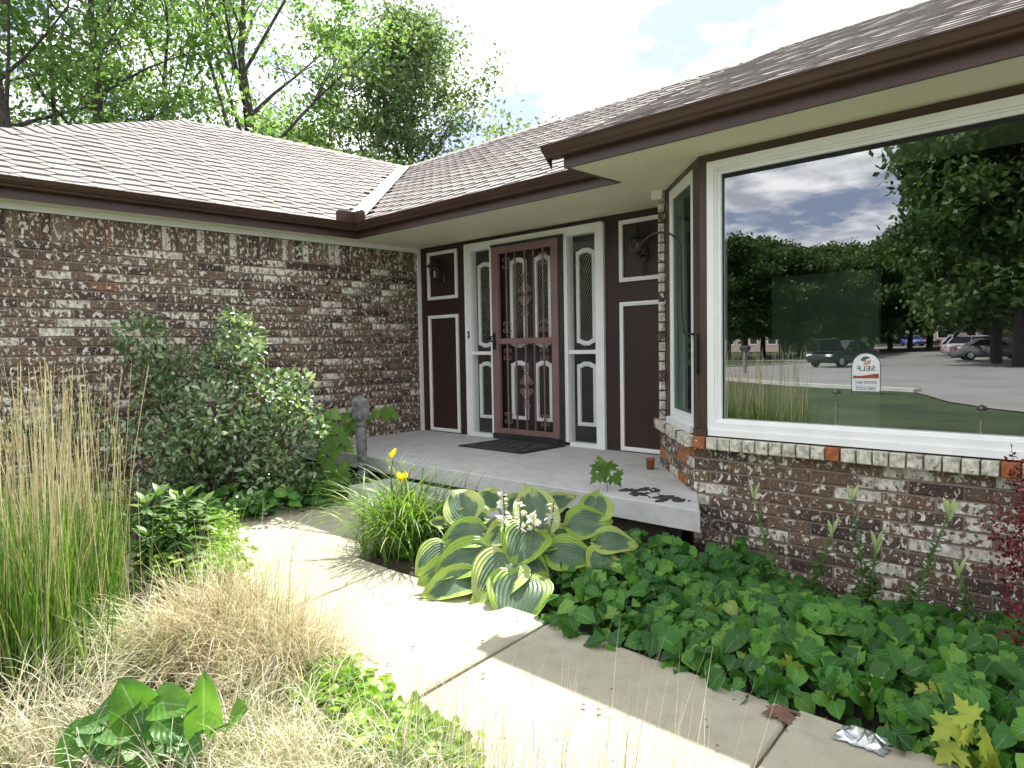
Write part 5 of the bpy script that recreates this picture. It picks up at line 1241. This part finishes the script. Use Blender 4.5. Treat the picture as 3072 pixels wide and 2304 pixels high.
tF = tree('light airy tree between the forking tree and the pyramidal tree', gp(985,22), 11.5, oval(2.4), 14, 7500, .085, TL, .10, (.04,.03), .25, .9, group=GB, spread=.18)
tG = tree('small bright green tree in front of the pyramidal tree', gp(1120,19), 6.3, oval(1.5), 12, 3600, .085, TL, .07, (.02,.0), .3, .6, group=GB, spread=.2)
tH = tree('leafy tree filling the gap behind the left trees', gp(200,25), 13, oval(3.4), 18, 11000, .10, TD, .15, (.0,.0), group=GB, spread=.20)
tI = tree('low leafy tree just above the ridge below the forking tree', gp(880,24), 8.6, oval(2.4), 13, 7000, .088, TL, .10, (.02,.0), .3, .6, group=GB, spread=.19)
def copy_tree(src, label, loc, sc, rz, group):
    r = src.copy(); C.objects.link(r); r.location = loc; r.scale = (sc,)*3; r.rotation_euler = (0,0,rz); r['label'] = label; r['group'] = group
    for ch in list(src.children):
        c = ch.copy(); C.objects.link(c); c.parent = r; c.matrix_parent_inverse = ch.matrix_parent_inverse.copy()
        if c.name.startswith('crown'): c.material_slots[0].link = 'OBJECT'; c.material_slots[0].material = M['dimmed_leaf']
    return r
# ---- across the street (seen in the window)
YW = -1.155
def rf(u, v, a, val):
    d = ray(u, v); h_ = CAM + d*((YW-CAM.y)/d.y); d = Vector((d.x,-d.y,d.z)); i = 'XYZ'.index(a); return h_ + d*((val-h_[i])/d[i])
def rg_(u, r):   # point on the ground at path length r behind the glass, image column u
    d = ray(u, 1030); h_ = CAM + d*((YW-CAM.y)/d.y); d = Vector((d.x,-d.y,0)).normalized(); p = h_+d*r; p.z = gz(p.x,p.y); return p
GS = 'trees across the street'
tS = tree('STREET', (14,-62,gz(14,-62)), 9.6, lambda q: 3.6*max(.25, math.sin(math.pi*min(.96,(q-.02)/.98))**.5), 30, 24000, .20, M['dimmed_leaf'], .22, (.01,.01), .16, .45, spread=.22, sub=6)
tS['label'] = 'dense street tree standing alone beyond the grey sedan, out at the right'; tS['group'] = GS
for i, (src, u, r, sc, lab) in enumerate([
    (tS,2185,60,1.00,'dark street tree at the left edge of the window reflection'),
    (tS,2235,66,1.08,'second street tree from the left edge of the reflection'),
    (tS,2290,70,1.15,'street tree above the white-gabled house'),
    (tS,2345,62,0.95,'street tree just right of the white-gabled house'),
    (tS,2400,68,1.00,'street tree behind the car with its bonnet up'),
    (tS,2455,72,0.95,'street tree right of the open bonnet'),
    (tS,2510,80,0.98,'street tree left of the yard sign, lower than its neighbours'),
    (tS,2560,88,1.00,'street tree right behind the yard sign'),
    (tS,2615,84,1.05,'street tree right of the yard sign'),
    (tS,2670,90,1.25,'street tree left of the far blue car'),
    (tS,2730,96,1.40,'street tree behind the far blue car'),
    (tS,2790,92,1.40,'street tree behind the far maroon car'),
    (tS,2850,86,1.50,'street tree behind the minivans'),
    (tS,2915,66,1.35,'street tree beside the big dark tree'),
    (tS,2990,46,1.30,'big dark street tree reflected at the right of the window'),
    (tS,3060,40,1.35,'tallest dark street tree at the right edge of the window'),
    (tS,3130,56,1.30,'street tree beyond the right edge of the window'),
    (tS,2265,96,1.40,'distant street tree behind the white-gabled house'),
    (tS,2480,112,1.50,'distant street tree in the middle of the row'),
    (tS,2960,100,1.60,'distant street tree behind the grey sedan')]):
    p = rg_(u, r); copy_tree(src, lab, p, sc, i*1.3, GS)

def far_house(label, loc, rz, w, d, h, ridge, gable):
    t = thing('far_house', label, 'house', 'houses across the street')
    MB().box(-w/2,w/2,-d/2,d/2,0,h).build('wall', M['far_siding'], t)
    rf_ = MB().add([(-w/2-.4,-d/2-.5,h-.05),(w/2+.4,-d/2-.5,h-.05),(w/2+.4,d/2+.5,h-.05),(-w/2-.4,d/2+.5,h-.05),(-w/2-.4,0,h+ridge),(w/2+.4,0,h+ridge)], [(0,1,5,4),(2,3,4,5),(0,4,3),(1,2,5),(3,2,1,0)]).build('roof', M['far_roof'], t)
    MB().box(w*.2,w*.2+.5,-.25,.25,h+ridge*.6,h+ridge+.5).build('chimney', M['terracotta'], rf_)
    gx = w*.22
    MB().add([(-gx-1.7,d/2+.52,h-.1),(-gx+1.7,d/2+.52,h-.1),(-gx,d/2+.52,h+gable),(-gx-1.7,d/2-.5,h-.1),(-gx+1.7,d/2-.5,h-.1),(-gx,d/2-1.5,h+gable)], [(0,1,2),(0,2,5,3),(1,4,5,2)]).build('porch_gable', M['far_gable'], t)
    for x_ in (-w*.36, w*.05, w*.36):
        wn = MB().box(x_-.7,x_+.7,d/2,d/2+.05,.9,2.1).build('window', M['far_gable'], t); MB().box(x_-.6,x_+.6,d/2+.05,d/2+.06,1.0,2.0).build('pane', M['dark_glass'], wn)
    MB().box(-w*.12-.45,-w*.12+.45,d/2,d/2+.05,.1,2.1).build('door', M['maroon_panel'], t)
    t.location = loc; t.rotation_euler = (0,0,rz); return t
far_house('brown house with a white porch gable at the left of the window reflection', rg_(2322,92), R(20), 10, 8, 2.6, 1.8, 1.5)
far_house('low brown house behind the two minivans', rg_(2985,112), R(8), 14, 8, 2.6, 2.4, 1.4)
def car(label, color, loc, heading, kind='sedan', hood=False):
    t = thing('parked_car', label, 'car', 'cars parked across the street'); L = 4.7; bc = M[color]
    if kind == 'sedan':
        st = [(2.35,.62,.42,.62),(2.25,.80,.28,.72),(1.7,.88,.24,.86),(.95,.90,.24,.95),(-1.2,.90,.24,1.0),(-1.9,.88,.26,1.02),(-2.25,.80,.30,.95),(-2.35,.70,.42,.80)]
        cab = [(1.05,.93,.93),(.30,.72,1.40),(-.75,.70,1.44),(-1.60,.78,1.05)]
    else:
        st = [(2.35,.66,.45,.75),(2.25,.84,.30,.88),(1.8,.92,.26,1.02),(1.2,.94,.26,1.08),(-1.8,.94,.28,1.10),(-2.2,.90,.32,1.08),(-2.35,.82,.45,.98)]
        cab = [(1.35,.90,1.05),(.65,.76,1.66),(-1.75,.74,1.70),(-2.28,.80,1.12)]
    mb = MB()
    for x_, w, zb, zs in st:
        mb.v += [(x_,-w*.88,zb),(x_,-w,zb+.14),(x_,-w,zs-.12),(x_,-w*.86,zs),(x_,w*.86,zs),(x_,w,zs-.12),(x_,w,zb+.14),(x_,w*.88,zb)]
    n = 8
    for i in range(len(st)-1): mb.f += [(i*n+k, i*n+(k+1)%n, (i+1)*n+(k+1)%n, (i+1)*n+k) for k in range(n)]
    mb.f += [tuple(range(n-1,-1,-1)), tuple((len(st)-1)*n+k for k in range(n))]
    body = mb.build('body', bc, t, True)
    (xa,wa,za),(xb,wb2,zb2),(xc,wc_,zc_),(xd,wd,zd) = cab
    MB().add([(xa,-wa*.86,za-.06),(xa,wa*.86,za-.06),(xb,-wb2,zb2),(xb,wb2,zb2),(xc,-wc_,zc_),(xc,wc_,zc_),(xd,-wd*.95,zd-.06),(xd,wd*.95,zd-.06)], [(0,1,3,2),(4,5,7,6),(0,2,4,6),(1,7,5,3)]).build('windows', M['dark_glass'], t)
    MB().add([(xb+.05,-wb2-.01,zb2-.02),(xb+.05,wb2+.01,zb2-.02),(xc-.05,wc_+.01,zc_-.02),(xc-.05,-wc_-.01,zc_-.02),(xb-.05,-wb2*.9,zb2+.05),(xb-.05,wb2*.9,zb2+.05),(xc+.05,wc_*.9,zc_+.05),(xc+.05,-wc_*.9,zc_+.05)],
             [(4,5,6,7),(0,1,5,4),(1,2,6,5),(2,3,7,6),(3,0,4,7)]).build('roof', bc, t)
    pl = MB()
    for sg in (-1,1):
        pl.tube([(xa,sg*wa*.86,za-.05),(xb,sg*wb2,zb2)], .035, 5).tube([((xb+xc)/2,sg*wb2,zb2),((xb+xc)/2-.05,sg*wa*.9,za)], .03, 5).tube([(xc,sg*wc_,zc_),(xd,sg*wd*.95,zd-.05)], .05, 5)
    pl.build('pillars', bc, t)
    for wx in (1.42,-1.42):
        for sg in (-1,1):
            w_ = MB().lathe([(.0,-.10),(.24,-.10),(.33,-.08),(.335,0),(.33,.08),(.24,.10),(0,.10)], 18).build('wheel', M['rubber'], t)
            w_.matrix_basis = Matrix.Translation((wx, sg*.80, .335)) @ Matrix.Rotation(R(90),4,'X')
            MB().lathe([(0,-.115),(.20,-.108),(.21,-.09),(.21,.09),(.20,.108),(0,.115)], 10).build('rim', M['rim_silver'], w_)
    for sg in (-1,1):
        MB().cbox(2.12,2.30,sg*.62-.17,sg*.62+.17,.60,.74,.02).build('headlight', M['head_lamp'], t)
        MB().cbox(-2.36,-2.26,sg*.66-.14,sg*.66+.14,.72,.92,.02).build('tail_light', M['tail_red'], t)
        MB().cbox(.72,.88,sg*.98-.09,sg*.98+.09,.95,1.08,.02).build('mirror', bc, t)
    MB().cbox(2.30,2.375,-.5,.5,.40,.56,.02).build('grille', M['rubber'], t)
    if hood:
        MB().add([(1.0,-.80,.96),(1.0,.80,.96),(1.55,.78,1.62),(1.55,-.78,1.62),(1.0,-.80,.93),(1.0,.80,.93),(1.58,.78,1.60),(1.58,-.78,1.60)], [(0,1,2,3),(7,6,5,4),(0,3,7,4),(1,5,6,2),(3,2,6,7)]).build('hood', bc, t)
        MB().box(1.05,2.1,-.68,.68,.86,.9).build('engine_bay', M['rubber'], t)
    t.location = loc; t.rotation_euler = (0,0,math.atan2(heading[1],heading[0])); return t
def zfix(p, dz=.03): p = Vector(p); p.z = gz(p.x,p.y)+dz; return p
car('dark charcoal sedan with its bonnet up, parked at the kerb', 'car_charcoal', zfix(rf(2490,1103,'Z',-.45)+Vector((0,-2.0,0))), (-.25,.97), hood=True)
car('grey sedan parked in the street, seen side on at the right of the window', 'car_grey', zfix(rf(2975,1082,'Z',-.45)), (.85,-.35))
car('silver minivan parked just behind the grey sedan', 'car_silver', zfix(rg_(2930,62)), (.85,-.40), 'van')
car('pale minivan parked beyond the silver minivan', 'car_pale', zfix(rg_(2915,76)), (.85,-.40), 'van')
car('small blue car far down the street', 'car_blue', zfix(rg_(2738,112)), (.6,.75))
car('dark maroon car beside the far blue car', 'car_maroon', zfix(rg_(2795,112)), (.6,.75))
car('white car at the right end of the far street', 'car_white', zfix(rg_(3070,100)), (.7,.6))
def path_light(label, u, v, y_):
    p = rf(u, v, 'Y', y_); z0 = gz(p.x,p.y); t = thing('path_light', label, 'path light', 'path lights in the front lawn', loc=(p.x,p.y,z0))
    h_ = p.z-z0
    MB().tube([(p.x,p.y,z0-.05),(p.x,p.y,z0+h_-.18)], .016, 8).build('stake', M['weathered_wood'], t)
    MB().lathe([(.02,-.18),(.03,-.17),(.032,-.07),(.0,-.07)], 10, (p.x,p.y,z0+h_)).build('lens', M['storm_glass'], t)
    MB().lathe([(.055,-.07),(.06,-.055),(.045,-.02),(.0,.0)], 10, (p.x,p.y,z0+h_)).build('cap', M['dark_sweep'], t)
path_light('slim path light left of the yard sign in the window reflection', 2510, 1166, -7.4)
path_light('slim path light right of the yard sign in the window reflection', 2945, 1212, -6.9)
def mailbox(label, p, rz):
    t = thing('mailbox', label, 'mailbox', 'mailboxes along the street')
    MB().box(-.05,.05,-.05,.05,-.1,1.1).build('post', M['weathered_wood'], t)
    mb = MB(); k = 8; ring_ = [(-.10,0),(.10,0)]+[(.10*math.cos(math.pi*i/k), .12+.10*math.sin(math.pi*i/k)) for i in range(k+1)]; n = len(ring_)
    for x_ in (-.26,.26): mb.v += [(x_, a, 1.1+b) for a, b in ring_]
    mb.f = [(i,(i+1)%n,n+(i+1)%n,n+i) for i in range(n)]+[tuple(range(n-1,-1,-1)),tuple(range(n,2*n))]
    mb.build('box', M['dark_sweep'], t); MB().tube([(0.04,0,.7),(.22,0,1.08)], .03, 5).build('brace', M['weathered_wood'], t)
    t.location = p; t.rotation_euler = (0,0,rz)
mailbox('dark mailbox on a post at the left lawn edge in the reflection', zfix(rf(2235,1120,'Z',-.45),0), .4)
mailbox('mailbox on a pale braced post beyond the open car', zfix(rf(2366,1078,'Z',-.45),0), .4)
# yard sign facing the house
sg = rf(2597, 1177, 'Z', -.40); sgz = gz(sg.x, sg.y)
ys2 = thing('yard_sign', 'arched white yard sign with a red band and two name riders on the front lawn', 'sign')
W2, Hs2 = .33, 1.04
arc = [(-W2,.36)]+[(W2,.36)]+[(W2*math.cos(math.pi*i/14), .74+W2*.95*math.sin(math.pi*i/14)) for i in range(15)]
mb = MB(); n = len(arc); mb.v = [(x_,0,z_) for x_,z_ in arc]+[(x_,-.012,z_) for x_,z_ in arc]; mb.f = [tuple(range(n)), tuple(range(2*n-1,n-1,-1))]+[(i,n+i,n+(i+1)%n,(i+1)%n) for i in range(n)]
pm('sign_white', (.78,.78,.80), (.82,.82,.84), 3, .4, 20, 0); pm('sign_red', (.30,.05,.03), (.36,.06,.04), 3, .4, 20, 0); pm('sign_ink', (.03,.035,.05), (.04,.045,.06), 3, .4, 20, 0); pm('sign_green', (.05,.10,.09), (.08,.13,.11), 3, .4, 20, 0); pm('sign_tan', (.55,.28,.20), (.6,.32,.24), 3, .4, 20, 0)
mb.build('panel', M['sign_white'], ys2)
bar = [(-W2+.02,.38),(W2-.02,.38)]+[(W2-.02-(2*W2-.04)*i/10, .47+.028*math.cos(i/10*4.2)) for i in range(11)]
MB().add([(x_,.002,z_) for x_,z_ in bar], [tuple(range(len(bar)))]).build('red_band', M['sign_red'], ys2)
def blob(pts, mat, nm): MB().add([(x_,.003,z_) for x_,z_ in pts], [tuple(range(len(pts)))]).build(nm, mat, ys2)
blob([(.02+.13*math.cos(a)-.02, .87+.11*math.sin(a)) for a in [R(40+i*14) for i in range(11)]]+[(-.02,.84),(.0,.90)], M['sign_green'], 'emblem')
blob([(.0+.12*math.cos(a), .85+.10*math.sin(a)) for a in [R(-120+i*14) for i in range(11)]]+[(.03,.86),(-.03,.82)], M['sign_tan'], 'emblem')
MB().box(-W2,W2,-.010,.0,.19,.35).build('rider', M['sign_white'], ys2); MB().box(-W2,W2,-.010,.0,.02,.18).build('rider', M['sign_white'], ys2)
MB().tube([(-W2-.02,-.006,-.3),(-W2-.02,-.006,.74)]+[((W2+.02)*math.cos(math.pi-math.pi*i/12),-.006,.74+(W2+.01)*.97*math.sin(math.pi*i/12)) for i in range(13)]+[(W2+.02,-.006,-.3)], .008, 6).build('frame', M['dark_sweep'], ys2)
def text(body, x_, z_, size, parent, mat, y_=.003, wsc=1.0):
    cu = bpy.data.curves.new('lettering', 'FONT'); cu.body = body; cu.size = size; cu.align_x = 'CENTER'; cu.extrude = .0008
    ob = bpy.data.objects.new('lettering', cu); C.objects.link(ob); dg = bpy.context.evaluated_depsgraph_get()
    me = bpy.data.meshes.new_from_object(ob.evaluated_get(dg)); bpy.data.objects.remove(ob); me.materials.clear(); me.materials.append(mat)
    o = obj('lettering', me, parent); o.matrix_basis = Matrix.Translation((x_,y_,z_)) @ Matrix.Rotation(R(180),4,'Z') @ Matrix.Rotation(R(90),4,'X') @ Matrix.Diagonal((wsc,1,1,1)); return o
text('SELF', 0, .585, .19, ys2, M['sign_ink'], wsc=1.25); text('JUSTIN SELF', 0, .235, .10, ys2, M['sign_ink']); text('250-2255', 0, .055, .13, ys2, M['sign_ink'])
ys2.location = (sg.x, sg.y, sgz+.06); ys2.rotation_euler = (0,0,math.atan2(sg.y+1.15, sg.x-4.9)+R(90))

# distant woodland beyond the far street: one mass
n = 42000; X_ = rng.uniform(-120,70,n); Y_ = -rng.uniform(128,170,n); top = 13+4*np.sin(X_*.21)+3*np.sin(X_*.083+1)+2*np.sin(X_*.55+2)
P = np.stack([X_, Y_, 0.3+top*rng.random(n)**.75],1); v, f_ = diamonds(P, .95, nbias=(0,.6,.7))
tag(obj('woodland', np_mesh('woodland', v, f_, M['dimmed_leaf'], attr=np.repeat(rng.random(n),4))), 'dark belt of distant trees closing the street in the window reflection', 'woodland', kind='stuff')

lt = MB()
for i in range(120):
    u, v = random.uniform(700,2500), random.uniform(1560,2300); c = on(u, v, 'Z', -.296)
    if not (c.y < -2.15 and c.y > -3.8 and 1.9 < c.x < 6.6): continue
    k = random.randint(4,6); rr = random.uniform(.003,.010); a0 = random.random()*6
    lt.add([(c.x+math.cos(a0+2*math.pi*j/k)*rr*random.uniform(.4,1.3), c.y+math.sin(a0+2*math.pi*j/k)*rr*random.uniform(.4,1.3), -.2945+random.uniform(0,.004)) for j in range(k)], [tuple(range(k))])
tag(lt.build('walk_litter', M['brown_leaf']), 'scattered brown bits of leaf litter on the concrete walkway', 'leaf litter', kind='stuff')
